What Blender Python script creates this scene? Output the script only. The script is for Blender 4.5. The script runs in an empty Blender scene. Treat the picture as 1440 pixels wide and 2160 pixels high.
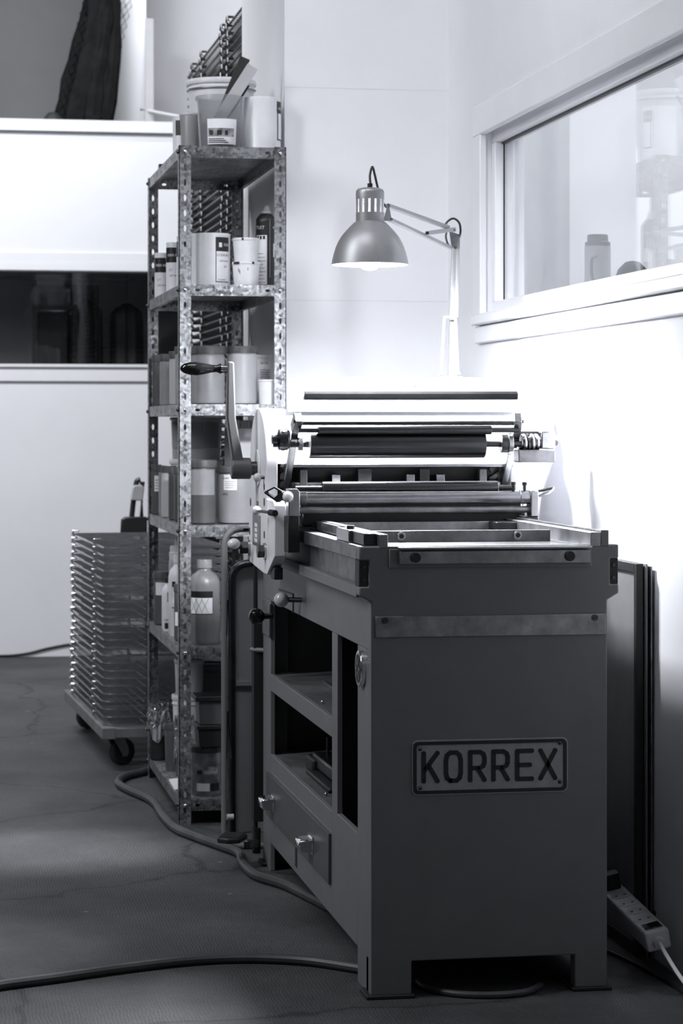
import bpy, bmesh, math, random
from mathutils import Vector, Matrix
random.seed(7)
PI = math.pi
scene = bpy.context.scene
C = scene.collection

# ------------------------------------------------------------------ camera
F, CAMZ, HY = 5100.0, 1.1407, 895.0          # focal length and horizon row in pixels of the 1440x2160 frame
TH = math.atan(890 / F)                       # the camera is turned this far to the right of the room's long axis
ct, st = math.cos(TH), math.sin(TH)
cam_d = bpy.data.cameras.new('camera')
cam = bpy.data.objects.new('camera', cam_d)
C.objects.link(cam)
cam.location = (0, 0, CAMZ)
cam.rotation_euler = (PI / 2, 0, -TH)
cam_d.sensor_fit = 'AUTO'
cam_d.sensor_width = 36.0
cam_d.lens = 36.0 * F / 2160.0
cam_d.shift_y = -(1080 - HY) / 2160.0
cam_d.clip_start = 0.05
cam_d.dof.use_dof = True
cam_d.dof.focus_distance = 5.2
cam_d.dof.aperture_fstop = 9.0
scene.camera = cam

def P(px, py, X=None, Y=None, Z=None):
    """a photograph pixel met with the plane X, Y or Z = const"""
    a, b = (px - 720) / F, (HY - py) / F
    r = (a * ct + st, ct - a * st, b)
    t = X / r[0] if X is not None else (Y / r[1] if Y is not None else (Z - CAMZ) / r[2])
    return Vector((r[0] * t, r[1] * t, CAMZ + r[2] * t))

# ------------------------------------------------------------------ world, lights, exposure
w = bpy.data.worlds.new('dim_room_air')
scene.world = w
w.use_nodes = True
bg = w.node_tree.nodes['Background']
bg.inputs['Color'].default_value = (0.88, 0.93, 1.0, 1)
bg.inputs['Strength'].default_value = 0.028
scene.view_settings.view_transform = 'Standard'
scene.view_settings.look = 'None'
scene.view_settings.exposure = 0.0
scene.view_settings.gamma = 1.0
scene.view_settings.use_curve_mapping = False
COOL = (0.93, 0.96, 1.0)

def area_light(name, loc, target, sx, sy, power, spread=180):
    l = bpy.data.lights.new(name, 'AREA')
    l.shape = 'RECTANGLE'; l.size = sx; l.size_y = sy; l.energy = power; l.color = COOL
    l.spread = math.radians(spread)
    o = bpy.data.objects.new(name, l); C.objects.link(o)
    o.location = loc
    o.rotation_euler = (Vector(target) - Vector(loc)).to_track_quat('-Z', 'Y').to_euler()
    return o
E_FAR, E_MID, E_NEXT, E_LEFT, E_FRONT, E_UP, E_SPOT, E_LAMP = 180, 14, 85, 90, 3, 8, 720, 50
area_light('ceiling_tube_light_far', (-0.9, 9.2, 3.9), (0.7, 12.0, 1.5), 2.2, 0.3, E_FAR)
area_light('fill_light_mid', (0.2, 4.6, 3.9), (0.9, 6.9, 1.5), 1.6, 0.3, E_MID, 110)  # unseen fill added to brighten the back wall
area_light('fill_light_left', (-2.1, 4.9, 3.5), (0.9, 5.8, 0.9), 0.4, 2.2, E_LEFT)  # added fill for the faces turned left, no fixture built
area_light('fill_light_front', (0.2, 1.6, 3.6), (1.2, 5.0, 1.0), 1.6, 0.4, E_FRONT)  # added fill, out of view, lifts the press front
area_light('fill_light_upper', (1.0, 10.3, 4.5), (1.0, 13.0, 3.1), 1.2, 0.3, E_UP, 70)  # extra fill added for the pillar and upper wall
area_light('fill_light_next_room', (2.8, 6.3, 3.1), (2.6, 7.6, 1.0), 1.6, 1.0, E_NEXT)  # unseen source added to brighten the room behind the window
sp = bpy.data.lights.new('floor_patch_spot', 'SPOT')  # unseen spot added to throw the pale patch on the floor
sp.energy = E_SPOT; sp.spot_size = math.radians(13); sp.spot_blend = 0.9; sp.shadow_soft_size = 0.05; sp.color = COOL
spo = bpy.data.objects.new('floor_patch_spot', sp); C.objects.link(spo)
spo.location = (-1.6, 6.6, 3.2)
spo.rotation_euler = (P(90, 1795, Z=0) - Vector(spo.location)).to_track_quat('-Z', 'Y').to_euler()

# ------------------------------------------------------------------ materials
def nodes_of(m):
    m.use_nodes = True
    nt = m.node_tree
    return nt, nt.nodes['Principled BSDF']
def mat(name, col, rough=0.5, metal=0.0, var=0.15, scale=12.0, bump=0.0, bscale=80.0, spec=0.5, trans=0.0, alpha=1.0, coat=0.0, sss=0.0, tint=True):
    m = bpy.data.materials.new(name)
    nt, b = nodes_of(m)
    if isinstance(col, (int, float)): col = (col, col, col * (1.035 if tint else 1))
    b.inputs['Roughness'].default_value = rough
    b.inputs['Metallic'].default_value = metal
    b.inputs['Specular IOR Level'].default_value = spec
    b.inputs['Transmission Weight'].default_value = trans
    b.inputs['Coat Weight'].default_value = coat
    b.inputs['Subsurface Weight'].default_value = sss
    if sss: b.inputs['Subsurface Radius'].default_value = (.02, .02, .02)
    tc = nt.nodes.new('ShaderNodeTexCoord')
    if var > 0:
        n = nt.nodes.new('ShaderNodeTexNoise')
        n.inputs['Scale'].default_value = scale; n.inputs['Detail'].default_value = 6; n.inputs['Roughness'].default_value = 0.62
        nt.links.new(tc.outputs['Object'], n.inputs['Vector'])
        r = nt.nodes.new('ShaderNodeValToRGB')
        r.color_ramp.elements[0].position = 0.3; r.color_ramp.elements[1].position = 0.7
        lo, hi = 1 - var, 1 + var
        r.color_ramp.elements[0].color = tuple(min(1, c * lo) for c in col) + (1,)
        r.color_ramp.elements[1].color = tuple(min(1, c * hi) for c in col) + (1,)
        nt.links.new(n.outputs['Fac'], r.inputs['Fac'])
        nt.links.new(r.outputs['Color'], b.inputs['Base Color'])
    else:
        b.inputs['Base Color'].default_value = tuple(col) + (1,)
    if bump > 0:
        n2 = nt.nodes.new('ShaderNodeTexNoise')
        n2.inputs['Scale'].default_value = bscale; n2.inputs['Detail'].default_value = 3
        nt.links.new(tc.outputs['Object'], n2.inputs['Vector'])
        bp = nt.nodes.new('ShaderNodeBump'); bp.inputs['Strength'].default_value = bump; bp.inputs['Distance'].default_value = 0.003
        nt.links.new(n2.outputs['Fac'], bp.inputs['Height'])
        nt.links.new(bp.outputs['Normal'], b.inputs['Normal'])
    return m

M = {}
M['wall'] = mat('white_wall_paint', 0.80, 0.85, var=0.025, scale=3, bump=0.05, bscale=120, spec=0.2)
M['wall_shade'] = mat('grey_wall_paint', 0.55, 0.85, var=0.08, scale=1.5, bump=0.05, spec=0.2)
M['wall_in_shadow'] = mat('shadow_toned_wall_paint', 0.20, 0.85, var=0.08, scale=1.5, spec=0.2)  # colour darkened to stand for the shadow in the upper niche
M['trim'] = mat('white_gloss_trim', 0.80, 0.4, var=0.03, scale=4)
M['paint'] = mat('grey_press_enamel', 0.165, 0.45, var=0.07, scale=9, bump=0.04, bscale=300)
M['paint_side'] = M['paint']
M['drawer'] = mat('dark_drawer_enamel', 0.075, 0.38, var=0.08, scale=9)
M['white_enamel'] = mat('pale_press_enamel', 0.84, 0.4, var=0.06, scale=14, bump=0.02)
M['white_board'] = mat('white_coated_board', 0.82, 0.35, var=0.04, scale=8)
M['steel'] = mat('machined_steel', 0.50, 0.26, 1.0, var=0.18, scale=30, bump=0.03, bscale=200)
M['steel_dull'] = mat('dull_worn_steel', 0.29, 0.42, 1.0, var=0.35, scale=22, bump=0.05, bscale=150)
M['steel_dark'] = mat('dark_oiled_steel', 0.09, 0.36, 1.0, var=0.3, scale=18, bump=0.03)
M['roller'] = mat('oiled_steel_roller', 0.13, 0.24, 1.0, var=0.12, scale=6)
M['chrome'] = mat('chrome', 0.85, 0.12, 1.0, var=0.0)
M['black'] = mat('black_metal', 0.012, 0.5, var=0.2)
M['crank'] = mat('dark_crank_enamel', 0.085, 0.4, var=0.06, scale=9)
M['bottle'] = mat('dimmed_milky_plastic', 0.20, 0.35, var=0.1, scale=14)  # base colour lowered to stand for the dimness low on the shelves
M['batten'] = mat('pale_batten_paint', 0.42, 0.6, var=0.06)
M['black_gloss'] = mat('black_lacquer', 0.006, 0.16, var=0.0, coat=0.5)
M['rubber'] = mat('black_rubber', 0.022, 0.62, var=0.25, scale=30)
M['cable'] = mat('dusty_black_cable', 0.05, 0.5, var=0.35, scale=9)
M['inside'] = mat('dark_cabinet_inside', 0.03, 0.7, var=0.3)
M['wood_shelf'] = mat('stained_dark_shelf_board', 0.09, 0.6, var=0.6, scale=5)
M['ball_white'] = mat('white_knob_plastic', 0.80, 0.22, var=0.03, coat=0.3)
M['ball_grey'] = mat('pale_grey_knob_plastic', 0.60, 0.25, var=0.06, coat=0.3)
M['lamp_metal'] = mat('silver_lamp_lacquer', 0.37, 0.46, 0.55, var=0.03, scale=40)
M['lamp_inside'] = mat('white_shade_lining', 0.85, 0.5, var=0.0)
M['wpl'] = mat('white_plastic', 0.74, 0.42, var=0.06, scale=20)
M['wtin'] = mat('white_painted_tin', 0.76, 0.35, var=0.04, scale=18)
M['gpl'] = mat('milky_grey_plastic', 0.27, 0.38, var=0.12, scale=14)
M['lgpl'] = mat('pale_grey_plastic', 0.46, 0.4, var=0.08, scale=10)
M['dgpl'] = mat('dark_grey_plastic', 0.09, 0.45, var=0.2, scale=14)
M['lid'] = mat('grey_screw_lid_plastic', 0.075, 0.5, var=0.25, scale=40)
M['bpl'] = mat('black_plastic', 0.02, 0.4, var=0.2, scale=20)
M['print_black'] = mat('black_print', 0.012, 0.45, var=0.15)
M['print_grey'] = mat('grey_print', 0.25, 0.5, var=0.7, scale=60)
M['paper'] = mat('white_label_paper', 0.78, 0.6, var=0.06, scale=40)
M['print_pale'] = mat('pale_print', 0.70, 0.5, var=0.03)
M['wire'] = mat('zinc_wire', 0.62, 0.28, 1.0, var=0.25, scale=30)
M['wire_dark'] = mat('dull_zinc_wire', 0.14, 0.5, 1.0, var=0.3, scale=30)
M['wood'] = mat('grey_weathered_timber', 0.16, 0.75, var=0.35, scale=8)
M['caster'] = mat('grey_caster_metal', 0.30, 0.45, 0.8, var=0.3)
M['net'] = mat('black_net', 0.012, 0.95, var=0.3, spec=0.05)
M['plate'] = mat('brushed_sign_plate', 0.33, 0.45, 0.1, var=0.12, scale=30)
M['foil'] = mat('aluminium_foil', 0.85, 0.16, 1.0, var=0.05, bump=0.7, bscale=45)
M['table_panel'] = mat('pale_grey_laminate', 0.30, 0.5, var=0.08, scale=4)
M['curtain'] = mat('grey_curtain_cloth', 0.33, 0.9, var=0.05)
M['panel_dark'] = mat('dark_framed_panel', 0.22, 0.35, var=0.3, scale=2)
M['strip'] = mat('grey_white_strip_plastic', 0.55, 0.4, var=0.05)
M['cord_white'] = mat('white_cord', 0.72, 0.45, var=0.04)

def galvanized():
    m = bpy.data.materials.new('galvanized_sheet')
    nt, b = nodes_of(m)
    b.inputs['Metallic'].default_value = 0.75
    tc = nt.nodes.new('ShaderNodeTexCoord')
    v = nt.nodes.new('ShaderNodeTexVoronoi'); v.inputs['Scale'].default_value = 130
    n = nt.nodes.new('ShaderNodeTexNoise'); n.inputs['Scale'].default_value = 16; n.inputs['Detail'].default_value = 5
    nt.links.new(tc.outputs['Object'], v.inputs['Vector']); nt.links.new(tc.outputs['Object'], n.inputs['Vector'])
    sep = nt.nodes.new('ShaderNodeSeparateColor'); nt.links.new(v.outputs['Color'], sep.inputs['Color'])
    mx = nt.nodes.new('ShaderNodeMath'); mx.operation = 'MULTIPLY_ADD'; mx.inputs[1].default_value = 0.55
    nt.links.new(sep.outputs['Red'], mx.inputs[0]); nt.links.new(n.outputs['Fac'], mx.inputs[2])
    r = nt.nodes.new('ShaderNodeValToRGB')
    r.color_ramp.elements[0].position = 0.42; r.color_ramp.elements[0].color = (.085, .087, .092, 1)
    r.color_ramp.elements[1].position = 1.0; r.color_ramp.elements[1].color = (.33, .335, .35, 1)
    nt.links.new(mx.outputs[0], r.inputs['Fac']); nt.links.new(r.outputs['Color'], b.inputs['Base Color'])
    r2 = nt.nodes.new('ShaderNodeMapRange'); r2.inputs[3].default_value = 0.33; r2.inputs[4].default_value = 0.6
    nt.links.new(sep.outputs['Green'], r2.inputs[0]); nt.links.new(r2.outputs[0], b.inputs['Roughness'])
    return m
M['galv'] = galvanized()

def concrete():
    m = bpy.data.materials.new('stained_concrete_floor')
    nt, b = nodes_of(m)
    L = nt.links.new
    tc = nt.nodes.new('ShaderNodeTexCoord')
    n1 = nt.nodes.new('ShaderNodeTexNoise'); n1.inputs['Scale'].default_value = 1.7; n1.inputs['Detail'].default_value = 8; n1.inputs['Roughness'].default_value = .65
    L(tc.outputs['Object'], n1.inputs['Vector'])
    r = nt.nodes.new('ShaderNodeValToRGB')
    r.color_ramp.elements[0].position = .32; r.color_ramp.elements[0].color = (.034, .035, .037, 1)
    r.color_ramp.elements[1].position = .72; r.color_ramp.elements[1].color = (.092, .094, .098, 1)
    L(n1.outputs['Fac'], r.inputs['Fac'])
    # pale paint specks, stretched a little
    mp = nt.nodes.new('ShaderNodeMapping'); mp.inputs['Scale'].default_value = (1.0, 1.9, 1.0); mp.inputs['Rotation'].default_value = (0, 0, .5)
    L(tc.outputs['Object'], mp.inputs['Vector'])
    vo = nt.nodes.new('ShaderNodeTexVoronoi'); vo.inputs['Scale'].default_value = 5.5
    L(mp.outputs['Vector'], vo.inputs['Vector'])
    lt = nt.nodes.new('ShaderNodeMath'); lt.operation = 'LESS_THAN'
    vs_ = nt.nodes.new('ShaderNodeSeparateColor'); L(vo.outputs['Color'], vs_.inputs['Color'])
    vm = nt.nodes.new('ShaderNodeMapRange'); vm.inputs[1].default_value = .35; vm.inputs[2].default_value = 1; vm.inputs[3].default_value = 0; vm.inputs[4].default_value = .075
    L(vs_.outputs['Red'], vm.inputs[0]); L(vm.outputs[0], lt.inputs[1])
    L(vo.outputs['Distance'], lt.inputs[0])
    mix = nt.nodes.new('ShaderNodeMixRGB'); mix.inputs['Color2'].default_value = (.34, .35, .37, 1)
    L(lt.outputs[0], mix.inputs['Fac']); L(r.outputs['Color'], mix.inputs['Color1'])
    # wandering crack
    n3 = nt.nodes.new('ShaderNodeTexNoise'); n3.inputs['Scale'].default_value = 2.6; n3.inputs['Detail'].default_value = 7; n3.inputs['Roughness'].default_value = .6
    L(tc.outputs['Object'], n3.inputs['Vector'])
    ma = nt.nodes.new('ShaderNodeMixRGB'); ma.blend_type = 'ADD'; ma.inputs['Fac'].default_value = .34
    L(tc.outputs['Object'], ma.inputs['Color1']); L(n3.outputs['Color'], ma.inputs['Color2'])
    v2 = nt.nodes.new('ShaderNodeTexVoronoi'); v2.feature = 'DISTANCE_TO_EDGE'; v2.inputs['Scale'].default_value = .7
    L(ma.outputs['Color'], v2.inputs['Vector'])
    r3 = nt.nodes.new('ShaderNodeMapRange'); r3.inputs[1].default_value = .0; r3.inputs[2].default_value = .010; r3.inputs[3].default_value = .40; r3.inputs[4].default_value = 1
    L(v2.outputs['Distance'], r3.inputs[0])
    mul = nt.nodes.new('ShaderNodeMixRGB'); mul.blend_type = 'MULTIPLY'; mul.inputs['Fac'].default_value = 1
    L(mix.outputs['Color'], mul.inputs['Color1']); L(r3.outputs[0], mul.inputs['Color2'])
    # combed trowel marks and grain
    wv = nt.nodes.new('ShaderNodeTexWave'); wv.inputs['Scale'].default_value = 42; wv.inputs['Distortion'].default_value = 5; wv.inputs['Detail'].default_value = 2; wv.inputs['Detail Scale'].default_value = .6
    wv.bands_direction = 'X'
    L(tc.outputs['Object'], wv.inputs['Vector'])
    n4 = nt.nodes.new('ShaderNodeTexNoise'); n4.inputs['Scale'].default_value = 140; n4.inputs['Detail'].default_value = 3
    L(tc.outputs['Object'], n4.inputs['Vector'])
    # the combing shows only in patches
    n5 = nt.nodes.new('ShaderNodeTexNoise'); n5.inputs['Scale'].default_value = 2.2; n5.inputs['Detail'].default_value = 4
    L(tc.outputs['Object'], n5.inputs['Vector'])
    m5 = nt.nodes.new('ShaderNodeMapRange'); m5.inputs[1].default_value = .42; m5.inputs[2].default_value = .62; m5.inputs[3].default_value = 0; m5.inputs[4].default_value = .38
    L(n5.outputs['Fac'], m5.inputs[0])
    w5 = nt.nodes.new('ShaderNodeMath'); w5.operation = 'MULTIPLY'; L(m5.outputs[0], w5.inputs[0]); L(wv.outputs['Fac'], w5.inputs[1])
    i5 = nt.nodes.new('ShaderNodeMath'); i5.operation = 'SUBTRACT'; i5.inputs[0].default_value = 1.0; L(w5.outputs[0], i5.inputs[1])
    g5 = nt.nodes.new('ShaderNodeMapRange'); g5.inputs[1].default_value = .25; g5.inputs[2].default_value = .75; g5.inputs[3].default_value = .72; g5.inputs[4].default_value = 1.25
    L(n4.outputs['Fac'], g5.inputs[0])
    x5 = nt.nodes.new('ShaderNodeMath'); x5.operation = 'MULTIPLY'; L(i5.outputs[0], x5.inputs[0]); L(g5.outputs[0], x5.inputs[1])
    mu5 = nt.nodes.new('ShaderNodeMixRGB'); mu5.blend_type = 'MULTIPLY'; mu5.inputs['Fac'].default_value = 1
    L(mul.outputs['Color'], mu5.inputs['Color1']); L(x5.outputs[0], mu5.inputs['Color2']); L(mu5.outputs['Color'], b.inputs['Base Color'])
    ad = nt.nodes.new('ShaderNodeMath'); ad.operation = 'MULTIPLY_ADD'; ad.inputs[1].default_value = .5
    L(wv.outputs['Fac'], ad.inputs[0]); L(n4.outputs['Fac'], ad.inputs[2])
    bp = nt.nodes.new('ShaderNodeBump'); bp.inputs['Strength'].default_value = .18; bp.inputs['Distance'].default_value = .004
    L(ad.outputs[0], bp.inputs['Height']); L(bp.outputs['Normal'], b.inputs['Normal'])
    b.inputs['Roughness'].default_value = .62
    b.inputs['Specular IOR Level'].default_value = .4
    return m
M['floor'] = concrete()

def pane_material(name, tint, rough=0.0):
    m = bpy.data.materials.new(name); m.use_nodes = True
    nt = m.node_tree
    for n in list(nt.nodes):
        if n.type != 'OUTPUT_MATERIAL': nt.nodes.remove(n)
    out = [n for n in nt.nodes if n.type == 'OUTPUT_MATERIAL'][0]
    t = nt.nodes.new('ShaderNodeBsdfTransparent'); t.inputs['Color'].default_value = (tint, tint, tint, 1)
    g = nt.nodes.new('ShaderNodeBsdfGlossy'); g.inputs['Roughness'].default_value = rough; g.inputs['Color'].default_value = (.95, .97, 1, 1)
    f = nt.nodes.new('ShaderNodeFresnel')
    ge = nt.nodes.new('ShaderNodeNewGeometry'); mr = nt.nodes.new('ShaderNodeMapRange')   # same reflectance entering and leaving the thin pane
    mr.inputs[3].default_value = 1.5; mr.inputs[4].default_value = 1 / 1.5
    nt.links.new(ge.outputs['Backfacing'], mr.inputs[0]); nt.links.new(mr.outputs[0], f.inputs['IOR'])
    mx = nt.nodes.new('ShaderNodeMixShader')
    nt.links.new(f.outputs[0], mx.inputs[0]); nt.links.new(t.outputs[0], mx.inputs[1]); nt.links.new(g.outputs[0], mx.inputs[2])
    nt.links.new(mx.outputs[0], out.inputs[0])
    return m
M['glass'] = pane_material('window_glass', .92)
M['clear'] = pane_material('clear_tub_plastic', .80, .25)
def milky(m):
    nt = m.node_tree; out = [n for n in nt.nodes if n.type == 'OUTPUT_MATERIAL'][0]; src = out.inputs[0].links[0].from_socket
    d = nt.nodes.new('ShaderNodeBsdfTranslucent'); d.inputs['Color'].default_value = (.75, .77, .8, 1)
    e = nt.nodes.new('ShaderNodeBsdfDiffuse'); e.inputs['Color'].default_value = (.7, .72, .75, 1)
    a = nt.nodes.new('ShaderNodeMixShader'); a.inputs[0].default_value = .6
    nt.links.new(d.outputs[0], a.inputs[1]); nt.links.new(e.outputs[0], a.inputs[2])
    x = nt.nodes.new('ShaderNodeMixShader'); x.inputs[0].default_value = .16
    nt.links.new(src, x.inputs[1]); nt.links.new(a.outputs[0], x.inputs[2]); nt.links.new(x.outputs[0], out.inputs[0])
milky(M['clear'])

def emission(name, strength, col=COOL):
    m = bpy.data.materials.new(name); m.use_nodes = True
    nt = m.node_tree
    for n in list(nt.nodes):
        if n.type != 'OUTPUT_MATERIAL': nt.nodes.remove(n)
    e = nt.nodes.new('ShaderNodeEmission'); e.inputs['Color'].default_value = tuple(col) + (1,); e.inputs['Strength'].default_value = strength
    nt.links.new(e.outputs[0], [n for n in nt.nodes if n.type == 'OUTPUT_MATERIAL'][0].inputs[0])
    return m
M['bulb'] = emission('lit_bulb_glass', 30 * E_LAMP / 60)

# ------------------------------------------------------------------ mesh builder
def axes(d):
    d = Vector(d).normalized()
    u = d.cross(Vector((0, 0, 1)))
    if u.length < 1e-4: u = d.cross(Vector((0, 1, 0)))
    u.normalize()
    return d, u, u.cross(d).normalized()

class MB:
    def __init__(s): s.v = []; s.f = []
    def add(s, vs, fs):
        o = len(s.v); s.v += [Vector(v) for v in vs]; s.f += [tuple(i + o for i in f) for f in fs]; return s
    def box(s, x0, x1, y0, y1, z0, z1):
        return s.add([(x0, y0, z0), (x1, y0, z0), (x1, y1, z0), (x0, y1, z0), (x0, y0, z1), (x1, y0, z1), (x1, y1, z1), (x0, y1, z1)],
                     [(3, 2, 1, 0), (4, 5, 6, 7), (0, 1, 5, 4), (1, 2, 6, 5), (2, 3, 7, 6), (3, 0, 4, 7)])
    def bar(s, a, b, wu, wv, up=None):
        """rectangular bar from a to b; wu across, wv along the other axis"""
        a, b = Vector(a), Vector(b); d, u, v = axes(b - a)
        if up is not None:
            v = Vector(up); v = (v - d * v.dot(d)).normalized(); u = d.cross(v)
        vs = []
        for p in (a, b):
            for i, j in ((-1, -1), (1, -1), (1, 1), (-1, 1)): vs.append(p + u * (i * wu / 2) + v * (j * wv / 2))
        return s.add(vs, [(3, 2, 1, 0), (4, 5, 6, 7), (0, 1, 5, 4), (1, 2, 6, 5), (2, 3, 7, 6), (3, 0, 4, 7)])
    def cyl(s, a, b, r, r2=None, n=24, caps=True, phase=0.0):
        a, b = Vector(a), Vector(b); d, u, v = axes(b - a)
        r2 = r if r2 is None else r2
        vs = []
        for p, q in ((a, r), (b, r2)):
            for k in range(n):
                t = 2 * PI * k / n + phase; vs.append(p + (u * math.cos(t) + v * math.sin(t)) * q)
        fs = [(k, (k + 1) % n, n + (k + 1) % n, n + k) for k in range(n)]
        if caps: fs += [tuple(range(n - 1, -1, -1)), tuple(range(n, 2 * n))]
        return s.add(vs, fs)
    def lathe(s, prof, c=(0, 0, 0), n=32, axis=(0, 0, 1), fn=None):
        d, u, v = axes(axis) if tuple(axis) != (0, 0, 1) else (Vector((0, 0, 1)), Vector((1, 0, 0)), Vector((0, 1, 0)))
        c = Vector(c); rings = []; vs = []; fs = []
        for r, z in prof:
            if r < 1e-6: rings.append([len(vs)]); vs.append(c + d * z)
            else:
                ring = []
                for k in range(n):
                    t = 2 * PI * k / n; rr = r * (fn(t, z) if fn else 1)
                    ring.append(len(vs)); vs.append(c + d * z + (u * math.cos(t) + v * math.sin(t)) * rr)
                rings.append(ring)
        for a, b in zip(rings, rings[1:]):
            for k in range(n):
                k2 = (k + 1) % n
                if len(a) == 1 and len(b) == 1: continue
                if len(a) == 1: fs.append((a[0], b[k2], b[k]))
                elif len(b) == 1: fs.append((a[k], a[k2], b[0]))
                else: fs.append((a[k], a[k2], b[k2], b[k]))
        return s.add(vs, fs)
    def sphere(s, c, r, n=24, m=14, sz=1.0):
        return s.lathe([(r * math.sin(PI * i / m), -r * sz * math.cos(PI * i / m)) for i in range(m + 1)], c, n)
    def tube(s, pts, r, n=8, closed=False, caps=True):
        pts = [Vector(p) for p in pts]; N = len(pts)
        vs = []; fs = []
        prev = None
        for i, p in enumerate(pts):
            if closed: d = pts[(i + 1) % N] - pts[i - 1]
            else: d = (pts[min(i + 1, N - 1)] - pts[max(i - 1, 0)])
            d.normalize()
            if prev is None: _, u, v = axes(d)
            else:
                u = prev - d * prev.dot(d)
                if u.length < 1e-5: _, u, _ = axes(d)
                u.normalize(); v = d.cross(u)
            prev = u
            rr = r[i] if isinstance(r, (list, tuple)) else r
            for k in range(n):
                t = 2 * PI * (k + .5) / n; vs.append(p + (u * math.cos(t) + v * math.sin(t)) * rr)
        for i in range(N if closed else N - 1):
            j = (i + 1) % N
            for k in range(n):
                k2 = (k + 1) % n; fs.append((i * n + k, i * n + k2, j * n + k2, j * n + k))
        if caps and not closed: fs += [tuple(range(n - 1, -1, -1)), tuple(range((N - 1) * n, N * n))]
        return s.add(vs, fs)
    def prism(s, poly, o, eu, ev, ew, depth):
        """2-D polygon (u, v) drawn at o with axes eu, ev, pushed by depth along ew"""
        o, eu, ev, ew = Vector(o), Vector(eu), Vector(ev), Vector(ew); n = len(poly)
        vs = [o + eu * a + ev * b for a, b in poly] + [o + eu * a + ev * b + ew * depth for a, b in poly]
        fs = [tuple(range(n - 1, -1, -1)), tuple(range(n, 2 * n))] + [(k, (k + 1) % n, n + (k + 1) % n, n + k) for k in range(n)]
        return s.add(vs, fs)
    def cell(s, o, eu, ev, ew, w_, h_, hw, hh, t, holes=True):
        """sheet cell w_ x h_ with an oval hole hw x hh in its middle, thickness t along ew"""
        o, eu, ev, ew = Vector(o), Vector(eu), Vector(ev), Vector(ew)
        out = [(0, 0), (.5, 0), (1, 0), (1, .5), (1, 1), (.5, 1), (0, 1), (0, .5)]
        inn = [(-.7, -.7), (0, -1), (.7, -.7), (1, 0), (.7, .7), (0, 1), (-.7, .7), (-1, 0)]
        A = [o + eu * (a * w_) + ev * (b * h_) for a, b in out]
        c = o + eu * (w_ / 2) + ev * (h_ / 2)
        B = [c + eu * (a * hw / 2) + ev * (b * hh / 2) for a, b in inn]
        vs = A + B + [p + ew * t for p in A] + [p + ew * t for p in B]
        fs = []
        for k in range(8):
            j = (k + 1) % 8
            fs += [(k, j, 8 + j, 8 + k), (16 + j, 16 + k, 24 + k, 24 + j), (8 + k, 8 + j, 24 + j, 24 + k), (j, k, 16 + k, 16 + j)]
        return s.add(vs, fs)
    def xform(s, mtx):
        s.v = [mtx @ v for v in s.v]; return s
    def bounds(s):
        return (Vector((min(v.x for v in s.v), min(v.y for v in s.v), min(v.z for v in s.v))),
                Vector((max(v.x for v in s.v), max(v.y for v in s.v), max(v.z for v in s.v))))
    def build(s, name, m, parent=None, bev=0.0, smooth=True, angle=35, label=None, local=False, seg=2, recalc=True):
        """ONE mesh object; vertices are given in world space (or the parent's space when local)"""
        lo, hi = s.bounds()
        org = Vector(((lo.x + hi.x) / 2, (lo.y + hi.y) / 2, lo.z))
        me = bpy.data.meshes.new(name)
        me.from_pydata([v - org for v in s.v], [], s.f)
        if recalc:
            bm = bmesh.new(); bm.from_mesh(me); bmesh.ops.recalc_face_normals(bm, faces=bm.faces); bm.to_mesh(me); bm.free()
        me.materials.append(M[m] if isinstance(m, str) else m)
        if smooth:
            for p in me.polygons: p.use_smooth = True
            me.set_sharp_from_angle(angle=math.radians(angle))
        o = bpy.data.objects.new(name, me); C.objects.link(o)
        pw = Vector((0, 0, 0))
        if parent is not None:
            o.parent = parent
            if not local: pw = world_of(parent)
        o.location = org - pw
        if bev > 0:
            b = o.modifiers.new('edge', 'BEVEL'); b.width = bev; b.segments = seg; b.limit_method = 'ANGLE'; b.angle_limit = math.radians(40)
            b.harden_normals = False
        if label: o['label'] = label
        return o

def world_of(o):
    p = Vector(o.location)
    while o.parent is not None:
        o = o.parent; p += Vector(o.location)
    return p
def tag(o, label, cat, group=None):
    o['label'] = label; o['category'] = cat
    if group: o['group'] = group
    return o
def thing(name, label, cat, loc, group=None):
    o = bpy.data.objects.new(name, None); C.objects.link(o); o.location = loc
    o.empty_display_size = .05
    return tag(o, label, cat, group)
def struct(o): o['kind'] = 'structure'; return o
def copy_tree(o, parent=None):
    c = o.copy(); C.objects.link(c); c.parent = parent
    for ch in list(o.children): copy_tree(ch, c)
    return c
def box(name, m, x0, x1, y0, y1, z0, z1, parent=None, bev=0.0, label=None):
    return MB().box(x0, x1, y0, y1, z0, z1).build(name, m, parent, bev, label=label)
def smooth_path(pts, per=8):
    pts = [Vector(p) for p in pts]; out = []
    for i in range(len(pts) - 1):
        p0, p1, p2, p3 = pts[max(i - 1, 0)], pts[i], pts[i + 1], pts[min(i + 2, len(pts) - 1)]
        for k in range(per):
            t = k / per
            out.append(.5 * ((2 * p1) + (p2 - p0) * t + (2 * p0 - 5 * p1 + 4 * p2 - p3) * t * t + (3 * p1 - p0 - 3 * p2 + p3) * t ** 3))
    out.append(pts[-1]); return out
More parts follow.
